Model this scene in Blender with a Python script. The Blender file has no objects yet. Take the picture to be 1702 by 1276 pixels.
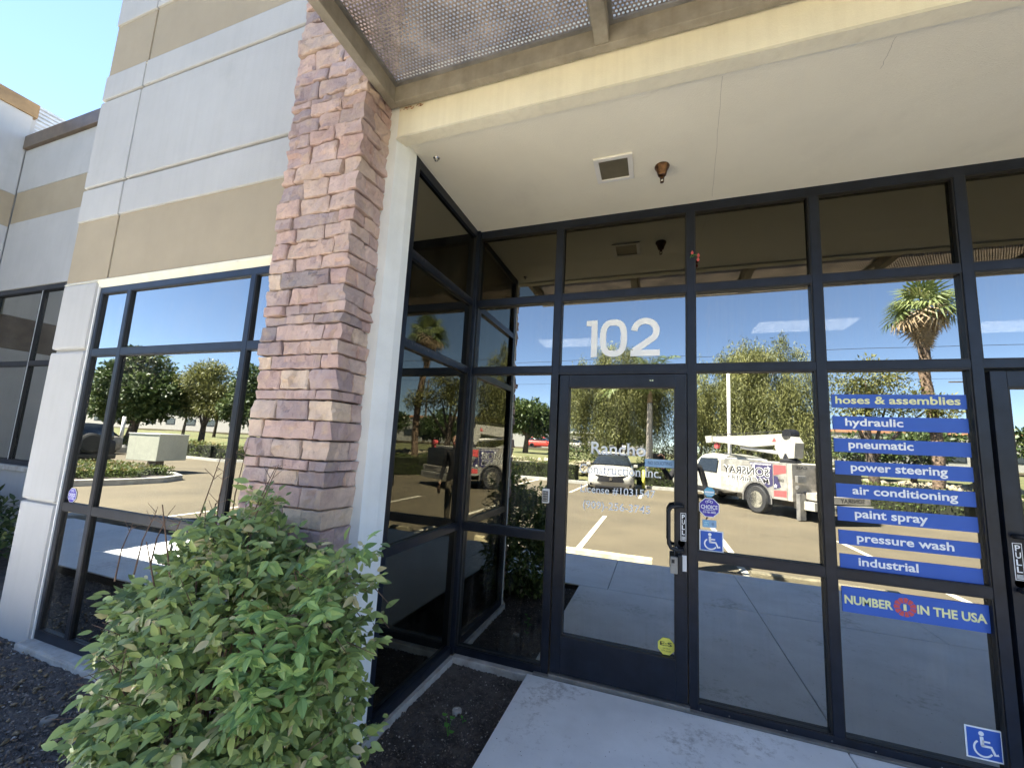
import bpy, bmesh, math, random
import numpy as np
from mathutils import Vector, Matrix
random.seed(7); RNG = np.random.default_rng(7)
R = math.radians
S = bpy.context.scene
COL = S.collection

# ------------------------------------------------------------------ camera, sky, sun, exposure
def make_camera():
    yaw, pitch, roll = 0.34281, 0.13107, 0.051606
    f = Vector((-math.sin(yaw)*math.cos(pitch), math.cos(yaw)*math.cos(pitch), math.sin(pitch)))
    r = Vector((math.cos(yaw), math.sin(yaw), 0)); u = r.cross(f)
    c, s = math.cos(roll), math.sin(roll)
    r2 = r*c + u*s; u2 = u*c - r*s
    cd = bpy.data.cameras.new('camera'); co = bpy.data.objects.new('camera', cd); COL.objects.link(co)
    m = Matrix((r2, u2, -f)).transposed().to_4x4(); m.translation = Vector((1.4741, -3.0221, 1.5796))
    co.matrix_world = m
    cd.sensor_fit = 'HORIZONTAL'; cd.sensor_width = 36; cd.lens = 675.0/1702*36
    cd.shift_x = -1.9/1702; cd.shift_y = 13.4/1702
    cd.clip_start = .02; cd.clip_end = 3000
    S.camera = co
make_camera()
SUN_DIR = Vector((-.5, .40, 1)).normalized()
sun_el = math.asin(SUN_DIR.z); sun_az = math.atan2(SUN_DIR.x, SUN_DIR.y)
w = bpy.data.worlds.new('World'); S.world = w; w.use_nodes = True
nt = w.node_tree; nt.nodes.clear()
sky = nt.nodes.new('ShaderNodeTexSky'); sky.sky_type = 'NISHITA'; sky.sun_disc = False
sky.sun_elevation = sun_el; sky.sun_rotation = sun_az; sky.dust_density = .0; sky.ozone_density = 1.0; sky.air_density = .6
bg = nt.nodes.new('ShaderNodeBackground'); bg.inputs[1].default_value = 0.05
wo = nt.nodes.new('ShaderNodeOutputWorld'); nt.links.new(sky.outputs[0], bg.inputs[0]); nt.links.new(bg.outputs[0], wo.inputs[0])
sd = bpy.data.lights.new('sun', 'SUN'); sd.energy = 5.0; sd.angle = R(.5); sd.color = (1, .95, .86)
so = bpy.data.objects.new('sun', sd); COL.objects.link(so); so.rotation_euler = SUN_DIR.to_track_quat('Z', 'Y').to_euler(); so.location = (0, 0, 30)
S.view_settings.view_transform = 'Standard'; S.view_settings.look = 'None'; S.view_settings.exposure = 3.38; S.view_settings.gamma = 1
S.view_settings.use_curve_mapping = False
S.render.engine = 'CYCLES'
S.cycles.max_bounces = 10; S.cycles.glossy_bounces = 6; S.cycles.transparent_max_bounces = 16; S.cycles.diffuse_bounces = 6

# ------------------------------------------------------------------ materials
def _tree(name):
    m = bpy.data.materials.new(name); m.use_nodes = True; t = m.node_tree; t.nodes.clear()
    return m, t, t.nodes.new('ShaderNodeOutputMaterial')
def _n(t, kind, **kw):
    n = t.nodes.new(kind)
    for k, v in kw.items():
        if k in n.inputs: n.inputs[k].default_value = v
        else: setattr(n, k, v)
    return n
def lin(c):
    return tuple(((x/255)/12.92 if x/255 <= .04045 else ((x/255+.055)/1.055)**2.4) for x in c)
def mat(name, col, rough=.6, metal=0, vary=.12, scale=6, bump=.0, bscale=60, spec=.5, col2=None, stretch=None, streak=0, obj_rand=0, alpha=None, coat=0, detail=5, bdist=.004, spots=0, sscale=40, smooth=.12, scol=(.25, .23, .2)):
    m, t, out = _tree(name); L = t.links.new
    p = _n(t, 'ShaderNodeBsdfPrincipled'); L(p.outputs[0], out.inputs[0])
    p.inputs['Roughness'].default_value = rough; p.inputs['Metallic'].default_value = metal
    p.inputs['Specular IOR Level'].default_value = spec; p.inputs['Coat Weight'].default_value = coat
    tc = _n(t, 'ShaderNodeTexCoord'); mp = _n(t, 'ShaderNodeMapping'); L(tc.outputs['Object'], mp.inputs[0])
    geo = _n(t, 'ShaderNodeNewGeometry'); L(geo.outputs['Position'], mp.inputs[0])
    if stretch: mp.inputs['Scale'].default_value = stretch
    no = _n(t, 'ShaderNodeTexNoise', Scale=scale, Detail=detail, Roughness=.62); L(mp.outputs[0], no.inputs['Vector'])
    mx = _n(t, 'ShaderNodeMix', data_type='RGBA')
    c2 = col2 if col2 else tuple(max(0, c*(1-vary*2)) for c in col)
    c1 = col if col2 else tuple(min(1, c*(1+vary)) for c in col)
    mx.inputs[6].default_value = (*c1, 1); mx.inputs[7].default_value = (*c2, 1)
    rp = _n(t, 'ShaderNodeMapRange'); rp.inputs['From Min'].default_value = .3; rp.inputs['From Max'].default_value = .7
    L(no.outputs['Fac'], rp.inputs[0]); L(rp.outputs[0], mx.inputs[0])
    c = mx.outputs[2]
    if streak:
        m2 = _n(t, 'ShaderNodeMapping'); m2.inputs['Scale'].default_value = (22, 22, .9); L(geo.outputs['Position'], m2.inputs[0])
        n2 = _n(t, 'ShaderNodeTexNoise', Scale=1, Detail=4); L(m2.outputs[0], n2.inputs['Vector'])
        r2 = _n(t, 'ShaderNodeMapRange'); r2.inputs['From Min'].default_value = .45; r2.inputs['From Max'].default_value = .75; r2.inputs['To Max'].default_value = streak
        L(n2.outputs['Fac'], r2.inputs[0])
        m3 = _n(t, 'ShaderNodeMix', data_type='RGBA', blend_type='MULTIPLY'); L(r2.outputs[0], m3.inputs[0]); L(c, m3.inputs[6]); m3.inputs[7].default_value = (.55, .5, .42, 1)
        c = m3.outputs[2]
    if spots:
        ns = _n(t, 'ShaderNodeTexNoise', Scale=sscale, Detail=8, Roughness=.75); L(geo.outputs['Position'], ns.inputs['Vector'])
        nl = _n(t, 'ShaderNodeTexNoise', Scale=1.7, Detail=3); L(geo.outputs['Position'], nl.inputs['Vector'])
        ml = _n(t, 'ShaderNodeMath', operation='MULTIPLY'); L(ns.outputs['Fac'], ml.inputs[0]); L(nl.outputs['Fac'], ml.inputs[1])
        rs = _n(t, 'ShaderNodeMapRange'); rs.inputs['From Min'].default_value = .31; rs.inputs['From Max'].default_value = .31+smooth; rs.inputs['To Max'].default_value = spots
        L(ml.outputs[0], rs.inputs[0]); m5 = _n(t, 'ShaderNodeMix', data_type='RGBA', blend_type='MULTIPLY'); L(rs.outputs[0], m5.inputs[0]); L(c, m5.inputs[6]); m5.inputs[7].default_value = (*scol, 1); c = m5.outputs[2]
    if obj_rand:
        oi = _n(t, 'ShaderNodeObjectInfo'); hs = _n(t, 'ShaderNodeHueSaturation')
        r3 = _n(t, 'ShaderNodeMapRange'); r3.inputs['To Min'].default_value = 1-obj_rand; r3.inputs['To Max'].default_value = 1+obj_rand
        L(oi.outputs['Random'], r3.inputs[0]); L(r3.outputs[0], hs.inputs['Value']); L(c, hs.inputs['Color']); c = hs.outputs[0]
    L(c, p.inputs['Base Color'])
    if bump:
        nb = _n(t, 'ShaderNodeTexNoise', Scale=bscale, Detail=6, Roughness=.65); L(mp.outputs[0], nb.inputs['Vector'])
        b = _n(t, 'ShaderNodeBump', Strength=bump, Distance=bdist); L(nb.outputs['Fac'], b.inputs['Height']); L(b.outputs[0], p.inputs['Normal'])
    return m
def flat(name, col, rough=.5): return mat(name, col, rough, vary=.02)
def glass_mat(name, refl, trans, tint=(1, 1, 1), dirt=.02):
    m, t, out = _tree(name); L = t.links.new
    g = _n(t, 'ShaderNodeBsdfGlossy', Roughness=0.0); g.inputs['Color'].default_value = (tint[0], tint[1], tint[2], 1)
    tr = _n(t, 'ShaderNodeBsdfTransparent'); tr.inputs['Color'].default_value = (trans, trans*1.0, trans*.97, 1)
    lw = _n(t, 'ShaderNodeFresnel', IOR=1.45)
    mr = _n(t, 'ShaderNodeMapRange'); mr.inputs['From Min'].default_value = .03; mr.inputs['From Max'].default_value = 1; mr.inputs['To Min'].default_value = refl; mr.inputs['To Max'].default_value = .95
    L(lw.outputs[0], mr.inputs[0])
    mx = _n(t, 'ShaderNodeMixShader'); L(mr.outputs[0], mx.inputs[0]); L(tr.outputs[0], mx.inputs[1]); L(g.outputs[0], mx.inputs[2])
    geo = _n(t, 'ShaderNodeNewGeometry')
    # faint pane waviness, and dust streaks
    nw = _n(t, 'ShaderNodeTexNoise', Scale=1.6, Detail=1); L(geo.outputs['Position'], nw.inputs['Vector'])
    b = _n(t, 'ShaderNodeBump', Strength=.35, Distance=.0012); L(nw.outputs['Fac'], b.inputs['Height']); L(b.outputs[0], g.inputs['Normal'])
    mp = _n(t, 'ShaderNodeMapping'); mp.inputs['Scale'].default_value = (26, 26, 1.1); L(geo.outputs['Position'], mp.inputs[0])
    n2 = _n(t, 'ShaderNodeTexNoise', Scale=1, Detail=5, Roughness=.7); L(mp.outputs[0], n2.inputs['Vector'])
    n3 = _n(t, 'ShaderNodeTexNoise', Scale=2.2, Detail=3); L(geo.outputs['Position'], n3.inputs['Vector'])
    mu = _n(t, 'ShaderNodeMath', operation='MULTIPLY'); L(n2.outputs['Fac'], mu.inputs[0]); L(n3.outputs['Fac'], mu.inputs[1])
    r2 = _n(t, 'ShaderNodeMapRange'); r2.inputs['From Min'].default_value = .24; r2.inputs['From Max'].default_value = .48; r2.inputs['To Max'].default_value = dirt
    L(mu.outputs[0], r2.inputs[0])
    df = _n(t, 'ShaderNodeBsdfDiffuse'); df.inputs['Color'].default_value = (.55, .52, .45, 1)
    m2 = _n(t, 'ShaderNodeMixShader'); L(r2.outputs[0], m2.inputs[0]); L(mx.outputs[0], m2.inputs[1]); L(df.outputs[0], m2.inputs[2])
    L(m2.outputs[0], out.inputs[0])
    return m
def leaf_mat(name, c1, c2, c3=None, rough=.5, trans=.3, veins=False):
    m, t, out = _tree(name); L = t.links.new
    at = _n(t, 'ShaderNodeAttribute', attribute_name='tint')
    oi = _n(t, 'ShaderNodeObjectInfo')
    ad = _n(t, 'ShaderNodeMath', operation='ADD'); L(at.outputs['Fac'], ad.inputs[0])
    mm = _n(t, 'ShaderNodeMath', operation='MULTIPLY'); L(oi.outputs['Random'], mm.inputs[0]); mm.inputs[1].default_value = .9 if veins else .12
    L(mm.outputs[0], ad.inputs[1])
    cr = _n(t, 'ShaderNodeValToRGB'); L(ad.outputs[0], cr.inputs[0])
    cr.color_ramp.elements[0].color = (*c1, 1); cr.color_ramp.elements[1].color = (*c2, 1); cr.color_ramp.elements[1].position = .85
    if c3: e = cr.color_ramp.elements.new(1.0); e.color = (*c3, 1)
    p = _n(t, 'ShaderNodeBsdfPrincipled'); p.inputs['Roughness'].default_value = rough; p.inputs['Specular IOR Level'].default_value = .4
    L(cr.outputs[0], p.inputs['Base Color'])
    tl = _n(t, 'ShaderNodeBsdfTranslucent'); L(cr.outputs[0], tl.inputs['Color'])
    mx = _n(t, 'ShaderNodeMixShader'); mx.inputs[0].default_value = trans
    L(p.outputs[0], mx.inputs[1]); L(tl.outputs[0], mx.inputs[2]); L(mx.outputs[0], out.inputs[0])
    return m
def stone_mat():
    m, t, out = _tree('ledge_stone'); L = t.links.new
    p = _n(t, 'ShaderNodeBsdfPrincipled'); p.inputs['Roughness'].default_value = .85; p.inputs['Specular IOR Level'].default_value = .25; L(p.outputs[0], out.inputs[0])
    oi = _n(t, 'ShaderNodeObjectInfo'); cr = _n(t, 'ShaderNodeValToRGB'); cr.color_ramp.interpolation = 'LINEAR'
    cols = [(0, (.68, .50, .41)), (.16, (.60, .42, .37)), (.3, (.50, .37, .34)), (.45, (.68, .51, .45)), (.58, (.38, .31, .31)), (.68, (.64, .48, .41)), (.82, (.76, .60, .45)), (.92, (.48, .37, .36)), (1, (.27, .24, .24))]
    e = cr.color_ramp.elements; e[0].color = (*cols[0][1], 1); e[1].color = (*cols[-1][1], 1)
    for q, c in cols[1:-1]: k = e.new(q); k.color = (*c, 1)
    L(oi.outputs['Random'], cr.inputs[0])
    geo = _n(t, 'ShaderNodeNewGeometry')
    n1 = _n(t, 'ShaderNodeTexNoise', Scale=7, Detail=6, Roughness=.7); L(geo.outputs['Position'], n1.inputs['Vector'])
    mx = _n(t, 'ShaderNodeMix', data_type='RGBA', blend_type='MIX'); r = _n(t, 'ShaderNodeMapRange'); r.inputs['From Min'].default_value = .42; r.inputs['From Max'].default_value = .74; r.inputs['To Max'].default_value = .7
    L(n1.outputs['Fac'], r.inputs[0]); L(r.outputs[0], mx.inputs[0]); L(cr.outputs[0], mx.inputs[6]); mx.inputs[7].default_value = (.31, .205, .20, 1)
    n2 = _n(t, 'ShaderNodeTexNoise', Scale=11, Detail=4); mp = _n(t, 'ShaderNodeMapping'); mp.inputs['Location'].default_value = (4, 9, 2); L(geo.outputs['Position'], mp.inputs[0]); L(mp.outputs[0], n2.inputs['Vector'])
    m2 = _n(t, 'ShaderNodeMix', data_type='RGBA'); r2 = _n(t, 'ShaderNodeMapRange'); r2.inputs['From Min'].default_value = .54; r2.inputs['From Max'].default_value = .74; r2.inputs['To Max'].default_value = .6
    L(n2.outputs['Fac'], r2.inputs[0]); L(r2.outputs[0], m2.inputs[0]); L(mx.outputs[2], m2.inputs[6]); m2.inputs[7].default_value = (.62, .46, .31, 1)
    L(m2.outputs[2], p.inputs['Base Color'])
    nb = _n(t, 'ShaderNodeTexNoise', Scale=26, Detail=10, Roughness=.72); L(geo.outputs['Position'], nb.inputs['Vector'])
    b = _n(t, 'ShaderNodeBump', Strength=.9, Distance=.02); L(nb.outputs['Fac'], b.inputs['Height']); L(b.outputs[0], p.inputs['Normal'])
    return m
def emit(name, col, s):
    m, t, out = _tree(name); e = _n(t, 'ShaderNodeEmission', Strength=s); e.inputs['Color'].default_value = (*col, 1); t.links.new(e.outputs[0], out.inputs[0]); return m

M = dict(
 paint=mat('white_stucco_paint', (.46, .455, .445), .8, vary=.04, scale=1.6, bump=.6, bscale=140, streak=.08, spots=.16, sscale=6, smooth=.25),
 tan=mat('tan_paint', (.375, .31, .215), .8, vary=.05, scale=1.6, spots=.16, sscale=6, smooth=.25, bump=.6, bscale=160, streak=.04),
 cream=mat('bounce_warmed_plaster', (.82, .77, .61), .8, vary=.04, scale=4, bump=.3, bscale=120, streak=.16),  # warm light bounced off the lot is put into this colour
 jamb=mat('white_plaster', (.78, .79, .77), .8, vary=.04, scale=4, bump=.3, bscale=120, streak=.08),
 soffit=mat('soffit_plaster', (.84, .80, .67), .85, vary=.035, scale=1.1, bump=.5, bscale=150, spots=.14, sscale=3, smooth=.3),
 frame=mat('dark_anodised_aluminium', (.013, .018, .031), .34, metal=.3, vary=.2, scale=9, bump=.08, bscale=80, streak=.3, spots=-.9, sscale=70, smooth=.2, scol=(.3, .3, .3)),
 gasket=mat('black_gasket', (.008, .008, .009), .5),
 glass=glass_mat('reflective_glass', .355, .16, (.99, 1.0, .96), .10),
 glass_dim=glass_mat('dimmed_transom_glass', .095, .08, (1, .93, .70), .02),  # same glass, dim warm look of the top-row reflection put into its colour
 glass_ret=glass_mat('dimmed_return_glass', .14, .10, (1, .96, .80), .03),  # return panes dimmed and warmed in colour to imitate the dark double reflection
 steel=mat('grey_painted_steel', (.30, .27, .215), .6, vary=.15, scale=7, bump=.2, bscale=70, streak=.35),
 perf=mat('perforated_steel', (.34, .28, .235), .6, vary=.3, scale=5, bump=.1),
 mortar=mat('dark_mortar', (.10, .08, .07), .95, bump=.5),
 stone=stone_mat(),
 soil=mat('dark_soil', (.15, .13, .115), .95, vary=.45, scale=9, bump=1.0, bscale=55, col2=(.045, .038, .034), bdist=.02),
 walk=mat('walkway_concrete', (.80, .815, .82), .8, vary=.06, scale=2.4, bump=.3, bscale=180, spots=.55, sscale=22),
 curb=mat('curb_concrete', (.42, .41, .37), .85, vary=.15, scale=4, bump=.3),
 footing=mat('white_footing', (.52, .52, .50), .9, vary=.25, scale=8, bump=.6, bscale=40, col2=(.30, .27, .23)),
 asphalt=mat('worn_asphalt', (.120, .098, .060), .9, vary=.14, scale=.5, bump=.4, bscale=60, col2=(.080, .066, .041), spots=.4, sscale=3, smooth=.2),
 line=mat('parking_paint', (.66, .62, .50), .8, vary=.2, scale=9),
 stop=mat('wheel_stop_concrete', (.60, .52, .33), .85, vary=.2, scale=6, bump=.4),
 lawn=mat('lawn', (.075, .095, .028), .95, vary=.3, scale=.6, bump=1, bscale=30, bdist=.03, col2=(.15, .135, .055)),
 bark=mat('bark', (.12, .09, .065), .95, vary=.4, scale=12, bump=1, bscale=25, bdist=.02),
 palmbark=mat('palm_bark', (.22, .15, .10), .95, vary=.5, scale=9, bump=1, bscale=18, bdist=.03),
 qbark=mat('smooth_palm_bark', (.34, .30, .25), .9, vary=.2, scale=7, stretch=(1, 1, 6), bump=.5, bscale=14),
 white=mat('white_vehicle_paint', (.42, .405, .355), .35, vary=.08, scale=2.5, coat=.3, spots=.35, sscale=9, smooth=.2),
 rubber=mat('rubber', (.03, .03, .03), .8), black=mat('black_plastic', (.015, .015, .017), .45),
 darkglass=mat('vehicle_glass', (.02, .025, .03), .08, spec=.8),
 steelw=mat('wheel_steel', (.55, .52, .42), .45, metal=.3), greym=mat('grey_metal', (.28, .27, .25), .5, metal=.4, vary=.2),
 galv=mat('galvanised_metal', (.62, .64, .66), .45, metal=.5), cgrey=mat('grey_panel', (.40, .37, .32), .5, vary=.2),
 red=flat('red_paint', (.55, .06, .04)), navy=flat('navy_graphic', (.045, .04, .10)), wht=flat('white_vinyl', (.97, .97, .95)),
 blue=flat('blue_vinyl', (.035, .12, .50)), yel=flat('yellow_vinyl', (.88, .86, .42)), redv=flat('red_vinyl', (.62, .09, .09)),
 purple=flat('purple_vinyl', (.07, .045, .40)), lblue=flat('pale_blue_vinyl', (.30, .48, .66)), dblue=flat('dark_blue_ink', (.03, .06, .18)),
 lblue2=flat('sky_blue_vinyl', (.15, .48, .66)),
 ylab=flat('yellow_label', (.82, .76, .12)), ink=flat('black_ink', (.01, .01, .01)),
 brass=mat('aged_bronze', (.16, .085, .045), .35, metal=.8, vary=.3, scale=40), chrome=mat('chrome', (.6, .6, .6), .15, metal=1),
 lens=mat('prismatic_lens', (.14, .125, .09), .25, vary=.1), ltrim=mat('light_trim', (.80, .78, .74), .5, vary=.04),
 coping=mat('brown_coping', (.14, .105, .075), .5, vary=.15), coping2=mat('ochre_coping', (.30, .19, .085), .5, vary=.15),
 crackc=mat('crack_grey', (.38, .35, .29), .9),  # soft greyish colour of the hairline cracks
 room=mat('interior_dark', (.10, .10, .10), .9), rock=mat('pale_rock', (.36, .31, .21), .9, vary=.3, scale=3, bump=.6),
 boxp=mat('cabinet_paint', (.50, .50, .40), .6, vary=.05), farwall=mat('far_white_wall', (.34, .33, .30), .8),
 roof=mat('terracotta_fascia', (.45, .22, .12), .8),
 cloth=mat('black_knit', (.012, .012, .014), .9, bump=.3), denim=mat('khaki_cotton', (.20, .17, .12), .9, bump=.3), skin=mat('skin', (.48, .29, .20), .55, vary=.05), hair=mat('dark_hair', (.025, .015, .012), .6),
 shoe=mat('shoe_leather', (.05, .04, .035), .5),
 lamp=emit('lit_diffuser', (1, .97, .9), 1.8),
 mulch=mat('mulch_chip', (.17, .145, .125), .95, vary=.4, scale=30, obj_rand=.3),
 pebble=mat('pale_chip', (.45, .42, .38), .9, vary=.2, scale=20),
 nand=leaf_mat('nandina_leaf', (.14, .25, .08), (.38, .52, .16), (.62, .68, .28), .30, .22, True),
 nandb=leaf_mat('nandina_mass', (.07, .12, .045), (.38, .48, .15), (.62, .54, .30), .34, .22),
 twig=mat('brown_twig', (.16, .10, .07), .9, vary=.3, scale=30),
 hedge=leaf_mat('hedge_leaf', (.04, .065, .016), (.13, .17, .036), (.22, .15, .05), .6, .2),
 pepper=leaf_mat('weeping_leaf', (.035, .045, .014), (.26, .265, .085), (.34, .31, .12), .6, .2),
 oak=leaf_mat('broad_leaf', (.022, .045, .016), (.08, .115, .034), (.14, .17, .05), .5, .15),
 olive=leaf_mat('airy_leaf', (.09, .10, .03), (.23, .23, .07), (.42, .30, .12), .6, .25),
 palmleaf=leaf_mat('palm_leaf', (.07, .10, .03), (.22, .26, .09), (.42, .40, .20), .5, .2),
 palmdead=leaf_mat('dead_palm_leaf', (.22, .15, .08), (.42, .31, .19), (.5, .4, .28), .8, .15),
 sprout=leaf_mat('sprout_leaf', (.10, .30, .05), (.20, .45, .08), None, .5, .3),
)

# ------------------------------------------------------------------ mesh helpers
class MB:
    def __init__(s): s.v = []; s.f = []; s.mi = []; s.mats = []
    def _m(s, m):
        if m is None: return 0
        if m not in s.mats: s.mats.append(m)
        return s.mats.index(m)
    def add(s, vs, fs, m=None):
        o = len(s.v); s.v += [tuple(v) for v in vs]; k = s._m(m)
        for f in fs: s.f.append(tuple(i+o for i in f)); s.mi.append(k)
        return s
    def box(s, x0, x1, y0, y1, z0, z1, m=None, bev=0):
        if bev <= 0:
            vs = [(x, y, z) for x in (x0, x1) for y in (y0, y1) for z in (z0, z1)]
            return s.add(vs, [(0, 1, 3, 2), (4, 6, 7, 5), (0, 4, 5, 1), (2, 3, 7, 6), (0, 2, 6, 4), (1, 5, 7, 3)], m)
        bm = bmesh.new(); bmesh.ops.create_cube(bm, size=1)
        for v in bm.verts: v.co = Vector(((x0+x1)/2+v.co.x*(x1-x0), (y0+y1)/2+v.co.y*(y1-y0), (z0+z1)/2+v.co.z*(z1-z0)))
        bmesh.ops.bevel(bm, geom=bm.edges[:], offset=bev, segments=2, affect='EDGES', profile=.6)
        bm.verts.index_update(); s.add([v.co for v in bm.verts], [[v.index for v in f.verts] for f in bm.faces], m); bm.free(); return s
    def prism(s, poly, axis, a, b, m=None):
        """poly: 2D points (in the two other axes, order xyz), extruded along axis from a to b"""
        n = len(poly); vs = []
        for t in (a, b):
            for q in poly:
                c = list(q); c.insert(axis, t); vs.append(tuple(c))
        ar = sum(poly[i][0]*poly[(i+1) % n][1]-poly[(i+1) % n][0]*poly[i][1] for i in range(n))
        fs = [tuple(range(n)), tuple(range(2*n-1, n-1, -1))]+[(i, i+n, (i+1) % n+n, (i+1) % n) for i in range(n)]
        flip = (ar > 0) != (axis == 1)
        if flip: fs = [tuple(reversed(f)) for f in fs]
        return s.add(vs, fs, m)
    def tube(s, pts, rad, n=8, m=None, cap=True):
        pts = [Vector(p) for p in pts]; rs = rad if hasattr(rad, '__len__') else [rad]*len(pts)
        vs = []; up = None
        for i, p in enumerate(pts):
            d = (pts[min(i+1, len(pts)-1)]-pts[max(i-1, 0)]).normalized()
            if up is None: up = d.orthogonal().normalized()
            up = (up-d*up.dot(d)); up = up.normalized() if up.length > 1e-6 else d.orthogonal().normalized()
            sd = d.cross(up)
            for k in range(n):
                a = 2*math.pi*k/n; vs.append(p+(up*math.cos(a)+sd*math.sin(a))*rs[i])
        fs = [(i*n+k, i*n+(k+1) % n, (i+1)*n+(k+1) % n, (i+1)*n+k) for i in range(len(pts)-1) for k in range(n)]
        if cap: fs += [tuple(range(n))[::-1], tuple(range((len(pts)-1)*n, len(pts)*n))]
        return s.add(vs, fs, m)
    def lathe(s, prof, c, axis=2, n=20, m=None):
        vs = []
        for r, h in prof:
            for k in range(n):
                a = 2*math.pi*k/n; q = [r*math.cos(a), r*math.sin(a)]; q.insert(axis, h); vs.append((q[0]+c[0], q[1]+c[1], q[2]+c[2]))
        fs = [(i*n+k, i*n+(k+1) % n, (i+1)*n+(k+1) % n, (i+1)*n+k) for i in range(len(prof)-1) for k in range(n)]
        if prof[0][0] > 1e-5: fs.append(tuple(range(n))[::-1])
        if prof[-1][0] > 1e-5: fs.append(tuple(range((len(prof)-1)*n, len(prof)*n)))
        return s.add(vs, fs, m)
    def build(s, name, m=None, parent=None, smooth=False, loc=None):
        me = bpy.data.meshes.new(name); me.from_pydata(s.v, [], s.f)
        ms = s.mats if s.mats else [m]
        for q in ms: me.materials.append(q)
        if s.mats and len(s.mats) > 1: me.polygons.foreach_set('material_index', s.mi)
        me.update()
        bm = bmesh.new(); bm.from_mesh(me); bmesh.ops.recalc_face_normals(bm, faces=bm.faces[:]); bm.to_mesh(me); bm.free()
        if smooth: me.polygons.foreach_set('use_smooth', [True]*len(me.polygons))
        o = bpy.data.objects.new(name, me); COL.objects.link(o)
        if parent is not None: o.parent = parent
        if loc is not None: o.location = loc
        return o
def npmesh(name, V, F, m, parent=None, tint=None):
    """V (n,3), F (k,4) or (k,3) numpy"""
    me = bpy.data.meshes.new(name); nf, k = F.shape
    me.vertices.add(len(V)); me.vertices.foreach_set('co', np.ascontiguousarray(V, dtype=np.float32).ravel())
    me.loops.add(nf*k); me.loops.foreach_set('vertex_index', F.astype(np.int32).ravel())
    me.polygons.add(nf); me.polygons.foreach_set('loop_start', np.arange(0, nf*k, k, dtype=np.int32))
    me.materials.append(m); me.update(calc_edges=True)
    if tint is not None:
        a = me.attributes.new('tint', 'FLOAT', 'POINT'); a.data.foreach_set('value', tint.astype(np.float32))
    me.validate()
    o = bpy.data.objects.new(name, me); COL.objects.link(o)
    if parent is not None: o.parent = parent
    return o
def tag(o, label=None, cat=None, group=None, kind=None):
    if label: o['label'] = label
    if cat: o['category'] = cat
    if group: o['group'] = group
    if kind: o['kind'] = kind
    return o
def empty(name, loc=(0, 0, 0), rz=0, **k):
    o = bpy.data.objects.new(name, None); COL.objects.link(o); o.location = loc; o.rotation_euler = (0, 0, rz); o.empty_display_size = .1
    tag(o, k.get('label'), k.get('cat'), k.get('group'), k.get('kind')); return o
def copy_tree(o, parent=None):
    c = o.copy(); COL.objects.link(c); c.parent = parent
    for ch in list(o.children): copy_tree(ch, c)
    return c
# ---- lettering
def text_polys(txt, off=0.0, res=3):
    cu = bpy.data.curves.new('t', 'FONT'); cu.body = txt; cu.size = 1; cu.offset = off; cu.resolution_u = res; cu.space_character = 1.0
    ob = bpy.data.objects.new('t', cu); COL.objects.link(ob)
    bpy.context.view_layer.update()
    me = bpy.data.meshes.new_from_object(ob.evaluated_get(bpy.context.evaluated_depsgraph_get()))
    V = [(v.co.x, v.co.y) for v in me.vertices]; F = [tuple(p.vertices) for p in me.polygons]
    bpy.data.objects.remove(ob); bpy.data.curves.remove(cu); bpy.data.meshes.remove(me)
    return V, F
def serif(V, F, txt):
    """adds small slab feet to the flat stem ends of every glyph"""
    from collections import defaultdict
    cnt = defaultdict(int)
    for f in F:
        for i in range(len(f)):
            a, b = f[i], f[(i+1) % len(f)]; cnt[(min(a, b), max(a, b))] += 1
    V = list(V); F = list(F)
    for (a, b), c in list(cnt.items()):
        if c != 1: continue
        (xa, ya), (xb, yb) = V[a], V[b]; ln = abs(xa-xb)
        if abs(ya-yb) < .004 and .05 < ln < .14 and (abs(ya) < .02 or ya > .5 or (.4 < ya < .62)):
            x0, x1 = min(xa, xb)-.05, max(xa, xb)+.05; t = .035; s = 1 if ya < .25 else -1
            o = len(V); V += [(x0, ya), (x1, ya), (x1, ya+s*t), (x0, ya+s*t)]; F.append((o, o+1, o+2, o+3))
    return V, F
class Plane2D:
    """places flat lettering on a plane: origin + u*x + v*y, n outward"""
    def __init__(s, o, u, v, n): s.o, s.u, s.v, s.n = Vector(o), Vector(u), Vector(v), Vector(n)
    def at(s, x, y, d=0): return s.o+s.u*x+s.v*y+s.n*d
FRONT = Plane2D((0, 0, 0), (1, 0, 0), (0, 0, 1), (0, -1, 0))
def lay(mb, pl, V, F, d, m, thick=.0012):
    base = len(V)
    vs = [pl.at(x, y, d) for x, y in V]+[pl.at(x, y, d+thick) for x, y in V]
    fs = [tuple(i+base for i in f) for f in F]
    mb.add(vs, fs, m)
def fit_text(mb, pl, txt, x0, x1, y0, y1, d, m, off=.0, keep=False, serifs=False, res=3, slant=0):
    V, F = text_polys(txt, off, res)
    if serifs: V, F = serif(V, F, txt)
    xs = [v[0] for v in V]; ys = [v[1] for v in V]; ax, bx, ay, by = min(xs), max(xs), min(ys), max(ys)
    V = [(x0+(x-ax)/(bx-ax)*(x1-x0)+slant*((y-ay)/(by-ay)), y0+(y-ay)/(by-ay)*(y1-y0)) for x, y in V]
    lay(mb, pl, V, F, d, m)
def rect(mb, pl, x0, x1, y0, y1, d, t, m):
    vs = [pl.at(x, y, dd) for dd in (d, d+t) for x, y in ((x0, y0), (x1, y0), (x1, y1), (x0, y1))]
    mb.add(vs, [(0, 1, 2, 3), (4, 5, 6, 7), (0, 1, 5, 4), (1, 2, 6, 5), (2, 3, 7, 6), (3, 0, 4, 7)], m)
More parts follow.
